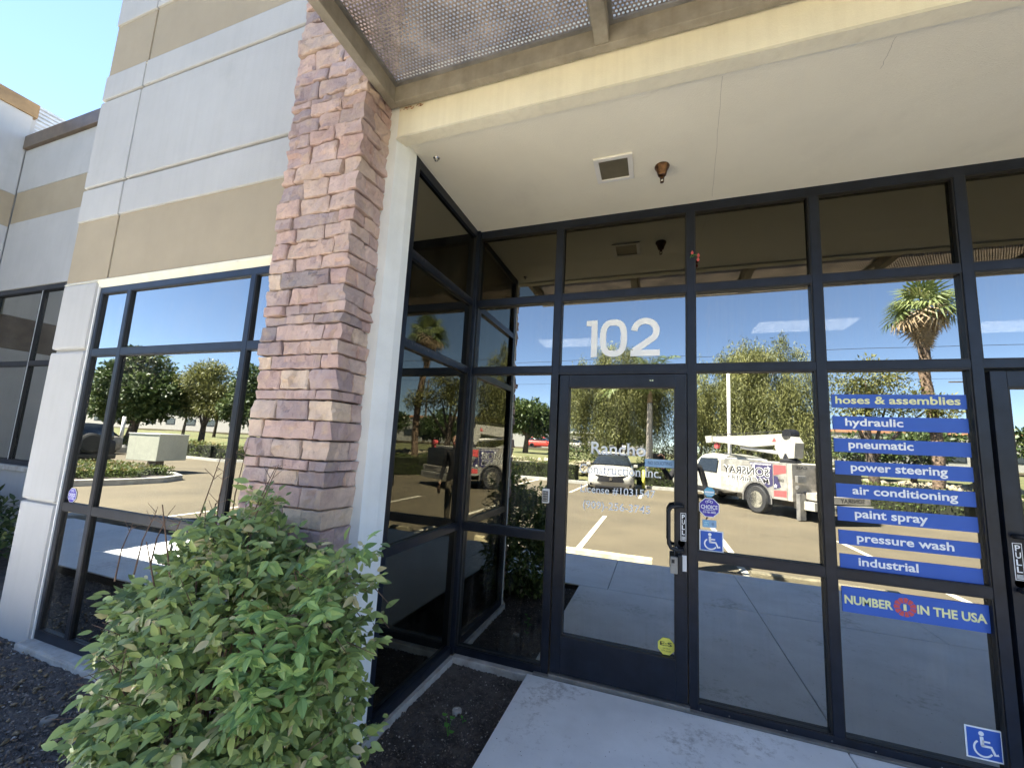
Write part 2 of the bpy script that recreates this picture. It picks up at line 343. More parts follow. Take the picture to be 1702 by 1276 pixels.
def ngon(mb, pl, cx, cy, rx, ry, n, d, t, m, rot=0):
    pts = [(cx+rx*math.cos(rot+2*math.pi*k/n), cy+ry*math.sin(rot+2*math.pi*k/n)) for k in range(n)]
    vs = [pl.at(x, y, dd) for dd in (d, d+t) for x, y in pts]
    mb.add(vs, [tuple(range(n)), tuple(range(n, 2*n))]+[(k, (k+1) % n, (k+1) % n+n, k+n) for k in range(n)], m)
def ribbon(mb, pl, pts, w_, d, m, t=.0012):
    P = [Vector(p) for p in pts]; vs = []
    for i, q in enumerate(P):
        a = P[max(i-1, 0)]; b = P[min(i+1, len(P)-1)]; dr = (b-a).normalized(); nn = Vector((-dr.y, dr.x))*w_/2
        for sgn in (-1, 1): vs.append(pl.at(q.x+nn.x*sgn, q.y+nn.y*sgn, d+t))
    mb.add(vs, [(2*i, 2*i+1, 2*i+3, 2*i+2) for i in range(len(P)-1)], m)
def ada(mb, pl, x0, x1, y0, y1, d):
    W, H = x1-x0, y1-y0; X = lambda a: x0+W*a; Y = lambda a: y0+H*a; u = W
    rect(mb, pl, x0, x1, y0, y1, d, .001, M['wht']); rect(mb, pl, X(.05), X(.95), Y(.05), Y(.95), d+.001, .0008, M['blue'])
    e = d+.002
    ngon(mb, pl, X(.44), Y(.81), .075*W, .075*H, 16, e, .0008, M['wht'])
    ribbon(mb, pl, [(X(.44), Y(.72)), (X(.45), Y(.44))], .10*u, e, M['wht'])
    ribbon(mb, pl, [(X(.45), Y(.58)), (X(.66), Y(.58))], .06*u, e, M['wht'])
    ribbon(mb, pl, [(X(.42), Y(.44)), (X(.68), Y(.44)), (X(.77), Y(.22)), (X(.86), Y(.25))], .08*u, e, M['wht'])
    ribbon(mb, pl, [(X(.47)+.25*W*math.cos(R(a)), Y(.36)+.25*H*math.sin(R(a))) for a in range(125, 340, 12)], .06*u, e, M['wht'])

# ------------------------------------------------------------------ setting: ground
def sheet(name, x0, x1, y0, y1, z, m, th=.3, nx=1, ny=1, rough=0, kind='structure'):
    if rough:
        xs = np.linspace(x0, x1, nx+1); ys = np.linspace(y0, y1, ny+1); X, Y = np.meshgrid(xs, ys, indexing='ij')
        Z = z+RNG.normal(0, rough, X.shape)
        for fx, fy, a in ((3.1, 2.3, .6), (7.3, 6.1, .5), (1.3, 1.9, .8)): Z += rough*a*np.sin(X*fx+fy)*np.sin(Y*fy+fx)
        V = np.stack([X, Y, Z], -1).reshape(-1, 3); i = np.arange(nx)[:, None]*(ny+1)+np.arange(ny)[None, :]
        F = np.stack([i, i+ny+1, i+ny+2, i+1], -1).reshape(-1, 4)
        o = npmesh(name, V, F, m)
    else:
        o = MB().box(x0, x1, y0, y1, z-th, z).build(name, m)
    return tag(o, kind=kind)
sheet('ground', -900, 900, -900, 400, -.45, M['lawn'], th=.2)
sheet('parking_lot', -60, 60, -17.5, 1.0, -.10, M['asphalt'], th=.3)
# walkway slabs (each slab a piece of the walkway, joints between)
walk = tag(MB().box(-8.4, 14, -3.38, -1.985, -.4, -.012).box(.62, 14, -1.985, .0, -.4, -.012).build('walkway', M['mortar']), kind='structure')
def slab(x0, x1, y0, y1):
    MB().box(x0+.004, x1-.004, y0+.004, y1-.004, -.05, 0, bev=.004).build('slab', M['walk'], walk)
xs = [-8.39, -6.8, -5.2, -3.6, -2.0, -.55, .95, 2.48, 4.0, 5.5, 7.0]
for a, b in zip(xs[:-1], xs[1:]): slab(a, b, -3.38, -1.985)
for a, b in zip([.62, 2.48, 4.3], [2.48, 4.3, 6.2]): slab(a, b, -1.985, -.04)
sheet('planting_bed', -8.4, -.10, -1.985, -1.10, -.085, M['soil'], nx=260, ny=70, rough=.006)
sheet('recess_bed', -.10, .62, -1.985, .0, -.06, M['soil'], nx=70, ny=160, rough=.005)
sheet('side_bed', -8.4, -3.40, -1.11, .06, -.08, M['soil'], nx=120, ny=40, rough=.006)
sheet('bed_edge_fill', -8.4, .62, -1.985, .06, -.115, M['soil'], th=.2)
# painted stall lines, each a thing of paint on the lot
for k, x in enumerate([-7.4, -4.9, -2.3, .22, 2.72, 5.25, 7.8, 10.3]):
    o = MB().box(x-.05, x+.05, -8.0 if x > -3 else -6.2, -3.42, -.098, -.094).build('stall_line', M['line']); tag(o, kind='structure')
for x in [-9.5, -6.9, -4.3, -1.7, .9, 3.5]:
    tag(MB().box(x-.05, x+.05, -17.4, -13.0, -.098, -.094).build('stall_line', M['line']), kind='structure')
# oil stains and seal crack are in the material; far kerb and beds
def kerb(name, pts, w_=.15, z0=-.2, z1=.04):
    mb = MB(); P = [Vector((x, y)) for x, y in pts]
    L_, Rr = [], []
    for i, q in enumerate(P):
        d = (P[min(i+1, len(P)-1)]-P[max(i-1, 0)]).normalized(); n = Vector((-d.y, d.x))*w_/2
        L_.append(q+n); Rr.append(q-n)
    vs = []
    for a, b in zip(L_, Rr): vs += [(a.x, a.y, z0), (a.x, a.y, z1), (b.x, b.y, z1), (b.x, b.y, z0)]
    fs = []
    for i in range(len(P)-1):
        for k in range(4): fs.append((4*i+k, 4*i+(k+1) % 4, 4*i+4+(k+1) % 4, 4*i+4+k))
    fs += [(0, 1, 2, 3), tuple(4*(len(P)-1)+k for k in (3, 2, 1, 0))]
    mb.add(vs, fs); return tag(mb.build(name, M['curb']), kind='structure')
kerb('far_kerb', [(-60, -15.6), (-22, -15.6), (-14, -17.4), (4, -17.55), (8.5, -16.7), (10.7, -13.4), (13, -12.2), (30, -12.0)])
# lawn beyond rising gently
def berm():
    nx, ny = 90, 40; xs = np.linspace(-130, 130, nx+1); t = np.linspace(0, 1, ny+1)
    ys = -17.6-t*t*110; X, Y = np.meshgrid(xs, ys, indexing='ij'); D = -Y-17.6
    Z = -.02+.9*np.clip((D-2.2)/4, 0, 1)+.55*np.clip(D/60, 0, 1)+.08*np.sin(X*.3)*np.clip(D/10, 0, 1)
    V = np.stack([X, Y, Z], -1).reshape(-1, 3); i = np.arange(nx)[:, None]*(ny+1)+np.arange(ny)[None, :]
    F = np.stack([i, i+1, i+ny+2, i+ny+1], -1).reshape(-1, 4)
    tag(npmesh('far_lawn', V, F, M['lawn']), kind='structure')
berm()
def gz(y):
    D = -y-17.6
    return -.02+.9*min(max((D-2.2)/4, 0), 1)+.55*min(max(D/60, 0), 1) if D > 0 else -.1
sheet('street', -200, 200, -66, -50, 1.42, M['asphalt'], th=.2)
# right bed that the hedge stands in
tag(MB().prism([(8.6, -16.7), (10.75, -13.4), (13, -12.25), (30, -12.1), (30, -18), (8.0, -18)], 2, -.3, -.02).build('right_bed', M['soil']), kind='structure')

# ------------------------------------------------------------------ the office building
B = empty('office_building', (0, 0, 0), label='two-storey office building with white panels, tan bands and dark glass entrance', cat='building')
YF = -1.13; XL = -3.42; ZT = 5.72
# structural core behind the panels (openings left for window and entrance)
core = MB()
core.box(XL+.02, -2.95, YF+.03, 1.0, -.3, ZT-.02).box(-2.90, -.12, YF+.03, 1.0, 2.80, ZT-.02)
core.box(-.12, 9.0, YF+.05, 1.0, 3.62, ZT-.02).box(5.3, 9.0, YF+.05, 1.0, -.3, 3.62)
core.box(XL+.02, XL+.3, 1.0, 12, -.3, ZT-.02).box(XL+.3, 9, 7.2, 7.4, -.3, ZT-.02).box(XL+.3, 9, 1.0, 7.2, ZT-.2, ZT-.04)
core.box(-.66, -.12, YF+.05, -.02, -.3, 2.80).box(-2.95, -.66, -.6, -.5, -.3, 2.8)
core.build('wall', M['paint'], B)
def panel(x0, x1, z0, z1, m, name='wall_panel', dy=0, bev=.012):
    MB().box(x0, x1, YF+dy, YF+.06, z0, z1, bev=bev).build(name, M[m], B)
XJ = -2.83
for x0, x1 in ((XL, XJ-.008), (XJ+.008, -.12)):
    panel(x0, x1, 3.345, 3.652, 'paint'); panel(x0, x1, 3.678, 4.535, 'paint'); panel(x0, x1, 4.562, 4.815, 'paint'); panel(x0, x1, 5.36, ZT, 'paint')
    panel(x0+.004, x1-.004, 2.782, 3.345, 'tan', 'painted_band', .014, .004); panel(x0+.004, x1-.004, 4.815, 5.36, 'tan', 'painted_band', .014, .004)
for z0, z1 in ((-.14, .937), (.955, 2.165), (2.188, 2.76)): panel(XL, -2.945, z0, z1, 'paint', bev=.022)
# sloping white lip under each band, its cream colour stands for warm bounced light
for z in (2.782, 4.815):
    MB().prism([(YF+.002, z-.022), (YF+.02, z+.006), (YF+.06, z+.006), (YF+.06, z-.022)], 0, XL, -.13).build('band_lip', M['cream'], B)
# window reveal
MB().box(-2.944, -2.931, YF+.02, -.96, -.14, 2.76).build('window_jamb', M['jamb'], B)
MB().prism([(YF+.002, 2.752), (YF+.03, 2.715), (-.90, 2.715), (-.90, 2.77), (YF+.002, 2.77)], 0, -2.93, -.6).build('window_head', M['cream'], B)  # same wall paint, coloured cream to stand for warm bounced light
MB().box(-2.96, -.62, YF-.06, -.90, -.3, -.036, bev=.015).build('window_footing', M['footing'], B)
# upper wall right of the pillar
for x0, x1 in ((-.11, 2.5), (2.52, 5.2), (5.22, 9)):
    panel(x0, x1, 3.86, 4.815, 'paint'); panel(x0, x1, 5.36, ZT, 'paint'); panel(x0, x1, 4.815, 5.36, 'tan', 'painted_band', .014, .004)
MB().box(XL-.02, 9.02, YF-.03, YF+.2, ZT, ZT+.05).build('coping', M['coping'], B)
# portal: jamb, lintel, soffit
MB().prism([(-.66, -1.12), (-.128, -1.12), (-.128, -1.145), (-.035, -1.148), (.002, -1.05), (.012, -.998), (-.06, -.998), (-.06, -.04), (-.66, -.04)], 2, -.2, 3.86).build('jamb', M['jamb'], B)
MB().prism([(-1.16, 3.395), (-1.085, 3.395), (-1.072, 3.41), (-1.072, 3.86), (-1.15, 3.86), (-1.15, 3.42)], 0, -.035, 9).build('lintel', M['cream'], B)
sof = MB().box(-.06, 9, -1.073, .12, 3.408, 3.62).build('soffit', M['soffit'], B)
ck = MB()
def crack(x, y0, y1, s):
    random.seed(s); p = x; n = 16
    for i in range(n):
        a = y0+(y1-y0)*i/n; b = y0+(y1-y0)*(i+1)/n; q = p+random.uniform(-.003, .003)+((1.76-1.83)/16 if s == 1 else -.001)
        ck.add([(p-.0007, a, 3.4065), (p+.0007, a, 3.4065), (q+.0007, b, 3.4065), (q-.0007, b, 3.4065)], [(0, 1, 2, 3)]); p = q
crack(1.84, -.05, -1.06, 1); ck.build('hairline_crack', M['crackc'], sof); ck = MB(); crack(2.45, -.90, -1.06, 2); ck.build('hairline_crack', M['crackc'], sof)
random.seed(7)
# rust patch where the canopy meets the lintel
ru = MB(); 
for i in range(26):
    x = -.02+random.random()*.16; z = 3.588+random.uniform(-.012, .006)
    r_ = random.uniform(.004, .012); ru.add([(x+r_*random.uniform(.6, 1.2)*math.cos(a), -1.1615, z+r_*.5*random.uniform(.5, 1)*math.sin(a)) for a in (0, 1.2, 2.4, 3.6, 4.9)], [(0, 1, 2, 3, 4)])
ru.build('peeled_paint_patch', mat('rusty_patch', (.50, .22, .07), .9, vary=.4, scale=60), B)
# footings in the recess
MB().prism([(-.04, -1.16), (.03, -1.05), (.045, -.03), (-.04, -.03)], 2, -.3, -.012).build('footing', M['footing'], B)
MB().box(.03, .66, -.05, .08, -.3, -.008, bev=.008).build('footing', M['footing'], B)
MB().box(.66, 5.3, -.035, .10, -.2, .006).build('threshold', M['greym'], B)

# ---- ledge stone pillar: every stone its own piece
PX0, PX1, PY = -.655, -.104, -1.36
pil = MB().box(PX0+.03, PX1-.03, PY+.035, -1.13, -.3, 4.62).build('stone_pillar', M['mortar'], B)
courses = [4.62, 4.50, 4.41, 4.27, 4.17, 4.04, 3.93, 3.80, 3.71, 3.597, 3.549, 3.477, 3.372, 3.284, 3.154, 3.051, 2.939, 2.835, 2.757, 2.675, 2.576, 2.494, 2.396, 2.297, 2.237, 2.181, 2.089, 2.010, 1.931, 1.820, 1.764, 1.656, 1.554, 1.453, 1.397, 1.316, 1.207, 1.11, .99, .91, .80, .72, .60, .51, .41, .30, .21, .10, 0.0, -.14]
cuts = {3.477: [.28, .7], 3.372: [.4, .68], 3.284: [.3, .66], 3.154: [.34, .7], 3.051: [.16, .79], 2.939: [.33, .65], 2.835: [.3, .68], 2.757: [.2, .82], 2.675: [.28, .66], 2.576: [.19, .81], 2.494: [.3, .66], 2.396: [.16, .8], 2.297: [.29, .68], 2.237: [.25, .75], 2.181: [.31, .66], 2.089: [.19, .8], 2.010: [.3, .67], 1.931: [.17, .81], 1.820: [.31, .68], 1.764: [.78], 1.656: [.32, .72], 1.554: [.17, .82], 1.453: [.35, .7], 1.397: [.17, .5, .81], 1.316: [.31, .68], 1.207: [.4, .76], 1.11: [.55]}
def stone(x0, x1, y0, y1, z0, z1, corner=False):
    """rough-faced block: front face (y0 side) and right face (x1 side) chipped"""
    g = .0035; x0 += g; x1 -= g if not corner else 0; z0 += g; z1 -= g
    bm = bmesh.new(); nx = max(3, int((x1-x0)/.017)); nz = max(3, int((z1-z0)/.015)); ny = 10 if corner else 3
    pr = random.uniform(.002, .020)
    sites = [(random.uniform(x0-.02, x1+.02), random.uniform(z0, z1), random.uniform(-.005, .009), random.uniform(-.16, .16), random.uniform(-.22, .22)) for _ in range(max(3, int((x1-x0)/.03)))]
    ssites = [(random.uniform(y0, y1), random.uniform(z0, z1), random.uniform(-.006, .009), random.uniform(-.20, .20), random.uniform(-.25, .25)) for _ in range(4)]
    def facet(S_, u, v):  # chipped surface: nearest flat facet, softened by its neighbour
        ds = sorted(((u-a)**2+(v-b)**2*1.6, c+ta*(u-a)+tb*(v-b)) for a, b, c, ta, tb in S_); w_ = ds[0][0]/(ds[0][0]+ds[1][0]+1e-9)
        k = max(0, (w_-.38)/.24*1.0); return ds[0][1]*(1-k)+(ds[0][1]+ds[1][1])/2*k
    V = {}
    def XR(xx): return abs(xx-PX1) < .02
    kz = [(k/nz) for k in range(nz+1)]; kz[1] = min(kz[1], .05); kz[-2] = max(kz[-2], .95)
    kx = [(i/nx) for i in range(nx+1)]; kx[1] = min(kx[1], .05)
    if not corner: kx[-2] = max(kx[-2], .95)
    wob = [random.uniform(-.003, .003) for _ in range(nx+1)], [random.uniform(-.003, .003) for _ in range(nx+1)]
    def vert(i, j, k):
        key = (i, j, k)
        if key in V: return V[key]
        u, t, v = kx[i], j/ny, kz[k]
        x = x0+(x1-x0)*u; y = y0+(y1-y0)*t; z = z0+(z1-z0)*v
        ez = k in (0, nz)
        if ez: z += wob[0 if k == 0 else 1][i]*(1 if k == 0 else -1)
        if j == 0:
            y -= pr+max(-.012, facet(sites, x, z))+random.uniform(-.0015, .0015)
            if ez: y += .006
            if i == 0 or (i == nx and not corner): y += .006
        if i == nx and XR(x1):
            x += pr*.7+max(-.01, facet(ssites, y, z))+random.uniform(-.0015, .0015)+(-.008 if ez else 0)
            if j == ny: x -= .004
        if i == 0 and x0 < PX0+.02: x -= random.uniform(0, .010)
        V[key] = bm.verts.new((x, y, z)); return V[key]
    for i in range(nx):
        for k in range(nz):
            bm.faces.new([vert(i, 0, k), vert(i+1, 0, k), vert(i+1, 0, k+1), vert(i, 0, k+1)])
    for j in range(ny):
        for k in range(nz):
            bm.faces.new([vert(nx, j, k), vert(nx, j+1, k), vert(nx, j+1, k+1), vert(nx, j, k+1)])
            bm.faces.new([vert(0, j, k), vert(0, j, k+1), vert(0, j+1, k+1), vert(0, j+1, k)])
        for i in range(nx):
            bm.faces.new([vert(i, j, 0), vert(i, j+1, 0), vert(i+1, j+1, 0), vert(i+1, j, 0)])
            bm.faces.new([vert(i, j, nz), vert(i+1, j, nz), vert(i+1, j+1, nz), vert(i, j+1, nz)])
    me = bpy.data.meshes.new('stone'); bm.to_mesh(me); bm.free(); me.materials.append(M['stone'])
    o = bpy.data.objects.new('stone', me); COL.objects.link(o); o.parent = pil
for ci in range(len(courses)-1):
    zt, zb = courses[ci], courses[ci+1]; c = cuts.get(zb)
    if not c:
        c = sorted([random.uniform(.2, .38), random.uniform(.55, .8)]) if random.random() < .7 else [random.uniform(.35, .65)]
    fr = [0]+c+[1]
    side = -1.13 if zb in (1.764, 1.11, 1.554, 1.207) else (-1.36+.23*(.38 if ci % 2 else .62))
    for i in range(len(fr)-1):
        xa = PX0+(PX1-PX0)*fr[i]-(random.uniform(0, .018) if i == 0 else 0); xb = PX0+(PX1-PX0)*fr[i+1]
        last = i == len(fr)-2
        stone(xa, xb, PY, side if last else -1.2, zb, zt, corner=last)
    if side < -1.14: stone(PX1-.09, PX1, side+.006, -1.13, zb, zt, corner=True)

# ---- steel canopy with perforated panels
cano = MB().box(-.03, 8.67, -1.21, -1.163, 3.60, 3.735, bev=.004).build('canopy', M['steel'], B)
MB().box(-.085, -.03, -2.40, -1.165, 3.60, 3.74, bev=.004).build('side_beam', M['steel'], cano); MB().box(8.67, 8.725, -2.40, -1.165, 3.60, 3.74, bev=.004).build('side_beam', M['steel'], cano)
MB().box(-.03, 8.67, -2.40, -2.345, 3.60, 3.74, bev=.004).build('front_beam', M['steel'], cano)
rx = [1.17, 2.41, 3.65, 4.89, 6.13, 7.37]
for x in rx: MB().box(x, x+.07, -2.345, -1.212, 3.602, 3.732, bev=.004).build('rafter', M['steel'], cano)
def perf_mesh(x0, x1, y0, y1, z, pitch=.021, hole=.0078):
    V, F = [], []; n = 6; py = pitch*math.sqrt(3)/2; nyy = int((y1-y0)/py); nxx = int((x1-x0)/pitch)
    px = (x1-x0)/nxx; py = (y1-y0)/nyy
    for j in range(nyy):
        for i in range(nxx):
            ox = x0+(i+(.25 if j % 2 else .75)-.5)*px; 
            cx0, cx1 = ox, ox+px; cy0, cy1 = y0+j*py, y0+(j+1)*py; mx_, my = (cx0+cx1)/2, (cy0+cy1)/2
            b = len(V)
            outer = [(cx1, my), (cx1, cy1), (cx0, cy1), (cx0, my), (cx0, cy0), (cx1, cy0)]
            ang = [0, 60, 120, 180, 240, 300]
            V += [(x, y, z) for x, y in outer]+[(mx_+hole*math.cos(R(a)), my+hole*math.sin(R(a)), z) for a in ang]
            F += [(b+k, b+(k+1) % 6, b+6+(k+1) % 6, b+6+k) for k in range(6)]
    V = np.array(V); F = np.array(F); n_ = len(V); V2 = V.copy(); V2[:, 2] += .004
    c_ = np.arange(0, n_, 12)[:, None]; k_ = np.arange(6); W_ = np.stack([c_+6+k_, c_+6+(k_+1) % 6, c_+6+(k_+1) % 6+n_, c_+6+k_+n_], -1).reshape(-1, 4)
    return np.concatenate([V, V2]), np.concatenate([F, F[:, ::-1]+n_, W_])
V, F = perf_mesh(-.03, 1.17, -2.345, -1.21, 3.715)
o = npmesh('perforated_panel', V, F, M['perf'], cano)
for dx in (1.24, 2.48, 3.72, 4.96, 6.20, 7.44):
    c = o.copy(); COL.objects.link(c); c.parent = cano; c.location = (dx, 0, 0)
for x0 in (-.03, 1.24, 2.48, 3.72, 4.96, 6.20, 7.44):
    x1 = x0+(1.2 if x0 < 0 else 1.17)
    f = MB(); z = 3.70
    f.box(x0, x0+.022, -2.345, -1.21, z, z+.012).box(x1-.022, x1, -2.345, -1.21, z, z+.012).box(x0+.022, x1-.022, -1.232, -1.21, z, z+.012).box(x0+.022, x1-.022, -2.345, -2.323, z, z+.012)
    f.build('panel_angle', M['greym'], cano)

# ---- storefront
XM = [0.0, .734, 1.701, 2.456, 3.203, 4.17, 5.2]
Z = [.03, .931, 2.18, 2.76, 3.395]
hw = .026
sf = MB().box(-.05, 5.25, 0, .10, 3.345, 3.409).build('storefront', M['frame'], B)
for a_, b_ in ((.03, .708), (1.727, 3.177), (4.196, 5.25)): MB().box(a_, b_, -.004, .10, -.006, .045, bev=.002).build('base_rail', M['frame'], sf)
def member(name, x0, x1, y0, y1, z0, z1, parent, m='frame'): return MB().box(x0, x1, y0, y1, z0, z1, bev=.0025).build(name, M[m], parent)
member('mullion', -.03, .03, -.03, .10, -.005, 3.405, sf)
for i, x in enumerate(XM[1:]): member('mullion', x-hw, x+hw, -.002, .10, -.006, 3.345, sf)
def pane(x0, x1, z0, z1, parent, m, y=.034, axis='y', g=.03):
    gd = g; g = MB()
    if axis == 'y':
        ta, tb = random.uniform(-.0024, .0024), random.uniform(-.0024, .0024); q = lambda xx, zz, dd: (xx, y+dd+ta*(xx-(x0+x1)/2)+tb*(zz-(z0+z1)/2), zz)
        g.add([q(xx, zz, dd) for xx in (x0, x1) for dd in (0, .006) for zz in (z0, z1)], [(0, 1, 3, 2), (4, 6, 7, 5), (0, 4, 5, 1), (2, 3, 7, 6), (0, 2, 6, 4), (1, 5, 7, 3)]); s_ = MB().box(x0, x0+.008, y-gd, y, z0, z1).box(x1-.008, x1, y-gd, y, z0, z1).box(x0+.008, x1-.008, y-gd, y, z1-.008, z1).box(x0+.008, x1-.008, y-gd, y, z0, z0+.006)
    else: g.box(y-.006, y, x0, x1, z0, z1); s_ = MB().box(y, y+.02, x0, x0+.008, z0, z1).box(y, y+.02, x1-.008, x1, z0, z1)
    p = g.build('pane', M[m], parent); tag(s_.build('gasket', M['gasket'], parent), kind='stuff'); return p
def bay(i, rows):
    x0, x1 = XM[i]+hw, XM[i+1]-hw
    if i == 0: x0 = .03
    for r_ in rows:
        z0 = Z[r_]+(.015 if r_ == 0 else .026); z1 = Z[r_+1]-(.05 if r_ == 3 else .026)
        pane(x0, x1, z0, z1, sf, 'glass_dim' if r_ == 3 else 'glass')
    for r_ in rows:
        if r_ > 0: member('transom', x0, x1, .0, .098, Z[r_]-.026, Z[r_]+.026, sf)
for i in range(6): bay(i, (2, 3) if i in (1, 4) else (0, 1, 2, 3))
# return wall of glass on the left (plane x = 0)
rt = MB().box(-.045, .004, -.998, -.03, 3.345, 3.408).build('return_glazing', M['frame'], B)
MB().box(-.05, .012, -.945, -.03, -.012, .05, bev=.002).build('base_rail', M['frame'], rt)
member('mullion', -.05, .008, -1.0, -.945, -.01, 3.406, rt)
for z in Z[1:4]: member('transom', -.05, .006, -.945, -.03, z-.028, z+.028, rt)
for r_ in range(4): pane(-.945, -.03, Z[r_]+.026, Z[r_+1]-(.05 if r_ == 3 else .026), rt, 'glass_ret', y=-.02, axis='x')
# cobwebs / dust caught on the return transoms
dm = mat('grey_cobweb_dust', (.28, .27, .25), 1, vary=.3, scale=80)
for z in (2.18, 2.76):
    c_ = MB(); random.seed(int(z*10))
    for i in range(170):
        y = random.uniform(-.94, -.04); l = random.uniform(.006, .024)*(1.6 if random.random() < .2 else 1); zz = z+.026-random.uniform(0, .012)
        c_.add([(.0075, y, zz), (.0085, y+random.uniform(-.006, .006), zz-l), (.0075, y+.0016, zz)], [(0, 1, 2)])
    tag(c_.build('cobweb', dm, rt), kind='stuff')
random.seed(11)

def door(x0, x1, first):
    """aluminium entrance door between x0 and x1"""
    st = .07
    d = MB().box(x0, x0+st, -.012, .05, .03, 2.135, bev=.003).box(x1-st, x1, -.012, .05, .03, 2.135, bev=.003).box(x0+st, x1-st, -.0115, .05, 2.045, 2.134, bev=.003).box(x0+st, x1-st, -.0115, .05, .031, .275, bev=.003).build('entry_door', M['frame'], B)
    pane(x0+st, x1-st, .275, 2.045, d, 'glass', y=.02)
    hx = x1-.07 if first else x0+.07
    s_ = -1 if first else 1
    e_ = x1-.03 if first else x0+.03
    h = MB().tube([(e_, -.012, 1.238), (e_, -.045, 1.242), (e_+s_*.03, -.064, 1.242), (e_+s_*.07, -.066, 1.232), (e_+s_*.085, -.066, 1.205), (e_+s_*.085, -.066, 1.0), (e_+s_*.07, -.066, .972), (e_+s_*.03, -.064, .962), (e_, -.045, .962), (e_, -.012, .966)], .0125, 10, M['black']).build('handle', None, d, smooth=True)
    MB().lathe([(.022, 0), (.022, .012), (.014, .016), (0, .017)], (x1-.035 if first else x0+.035, -.012, 1.0), 1, 16).build('lock_cylinder', M['chrome'], d)
    return d
D1 = door(.775, 1.668, True)
MB().box(1.44, 1.452, -.014, -.011, 2.083, 2.095).lathe([(.006, 0), (.004, .003)], (1.43, -.014, 2.088), 1, 10).build('closer_screw', M['chrome'], D1)
D2 = door(3.245, 4.13, False)
member('door_saddle', .77, 1.68, -.03, .06, -.004, .022, sf, 'greym'); member('door_saddle', 3.24, 4.14, -.03, .06, -.004, .022, sf, 'greym')
member('door_head', .76, 1.675, .0, .098, 2.14, 2.155, sf)
# screw heads and scuffs along the base rail
for x in (1.74, 1.9, 2.2, 2.42, 2.62, 2.9, 3.12): MB().lathe([(.005, 0), (.004, -.002), (0, -.0025)], (x, -.004, .018), 1, 8).build('screw', M['chrome'], sf)

# ---- left window (recessed in the panel wall)
YW = -1.10
wn = MB().box(-2.93, -.60, YW, YW+.10, 2.665, 2.714, bev=.002).build('window', M['frame'], B)
MB().box(-2.93, -.60, YW-.002, YW+.10, -.034, .030, bev=.002).build('base_rail', M['frame'], wn)
member('mullion', -2.93, -2.89, YW-.001, YW+.1, .030, 2.665, wn)
hw = .021; WX = [-2.89-hw, -2.535, -1.16, -.60]
for x in WX[1:3]: member('mullion', x-hw, x+hw, YW-.001, YW+.10, .030, 2.665, wn)
for a, b in zip(WX[:-1], WX[1:]):
    for z in (.934, 2.158): member('transom', a+hw, b-hw, YW, YW+.098, z-.026, z+.026, wn)
    for z0, z1 in ((.030, .908), (.960, 2.132), (2.184, 2.665)): pane(a+hw, b-hw, z0, z1, wn, 'glass', y=YW+.02, g=.018)

# ---- dim rooms behind the glass
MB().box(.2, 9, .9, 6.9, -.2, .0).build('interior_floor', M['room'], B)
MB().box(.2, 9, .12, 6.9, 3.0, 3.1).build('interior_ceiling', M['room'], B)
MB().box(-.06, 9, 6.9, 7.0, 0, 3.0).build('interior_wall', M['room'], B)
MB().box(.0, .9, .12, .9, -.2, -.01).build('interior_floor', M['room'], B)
L0 = None
for (x, y, lx, ly) in ((.5, 1.82, .85, .4), (2.80, 1.50, .85, .4), (4.60, 1.80, .85, .4)):
    lb = ['ceiling light glowing faintly behind the large number 102', 'ceiling light seen through the glass beside the tall fan palm reflection', 'ceiling light seen through the pane above the second door'][[.5, 2.80, 4.60].index(x)]
    t = empty('ceiling_light', (x, y, 2.90), label=lb, cat='ceiling light', group='ceiling lights inside the office')
    MB().box(-lx/2, lx/2, -ly/2, ly/2, -.02, .1).build('housing', M['ltrim'], t)
    MB().box(-lx/2+.03, lx/2-.03, -ly/2+.03, ly/2-.03, -.032, -.021).build('diffuser', M['lamp'], t)

# ------------------------------------------------------------------ neighbouring wing at left
N = empty('rear_wing', (0, 0, 0), label='lower white wing with tan stripe, brown coping and a dark window, left of the tower', cat='building')
def nb(name, m, *a, bev=.01): return MB().box(*a, bev=bev).build(name, M[m], N)
YR = .06; XP = -8.45
# recessed wall
MB().box(XP-.3, XL+.1, YR+.05, YR+.4, 3.56, 6.0).box(XP-.3, XL+.1, YR+.05, YR+.4, -.3, .95).build('wall', M['paint'], N)
nb('wall_panel', 'paint', XP, XL+.02, YR, YR+.06, 3.57, 4.715); nb('wall_panel', 'paint', XP, XL+.02, YR, YR+.06, 5.262, 6.02)
nb('painted_band', 'tan', XP, XL+.02, YR+.008, YR+.06, 4.717, 5.26, bev=.003); nb('wall_panel', 'paint', XP, XL+.02, YR, YR+.06, -.2, .90)
nb('sill', 'footing', XP, XL+.02, YR-.05, YR+.1, .90, .97)
nb('coping', 'coping', XP+.02, XL+.02, YR-.05, YR+.45, 6.02, 6.25); 
# perpendicular wall
MB().box(XP-.4, XP-.05, -3.2, YR+.4, -.3, 6.62).build('wall', M['paint'], N)
nb('wall_panel', 'paint', XP-.06, XP, -3.2, YR-.006, 5.222, 6.64); nb('wall_panel', 'paint', XP-.06, XP, -3.2, YR-.006, 3.255, 4.668); nb('wall_panel', 'paint', XP-.06, XP, -3.2, YR-.006, -.2, 2.715); nb('painted_band', 'coping', XP-.06, XP-.008, -3.2, YR-.006, 2.717, 3.253, bev=.003)
nb('painted_band', 'tan', XP-.06, XP-.008, -3.2, YR-.006, 4.67, 5.22, bev=.003)
nb('coping', 'coping2', XP-.45, XP+.03, -3.22, YR+.04, 6.64, 6.88)
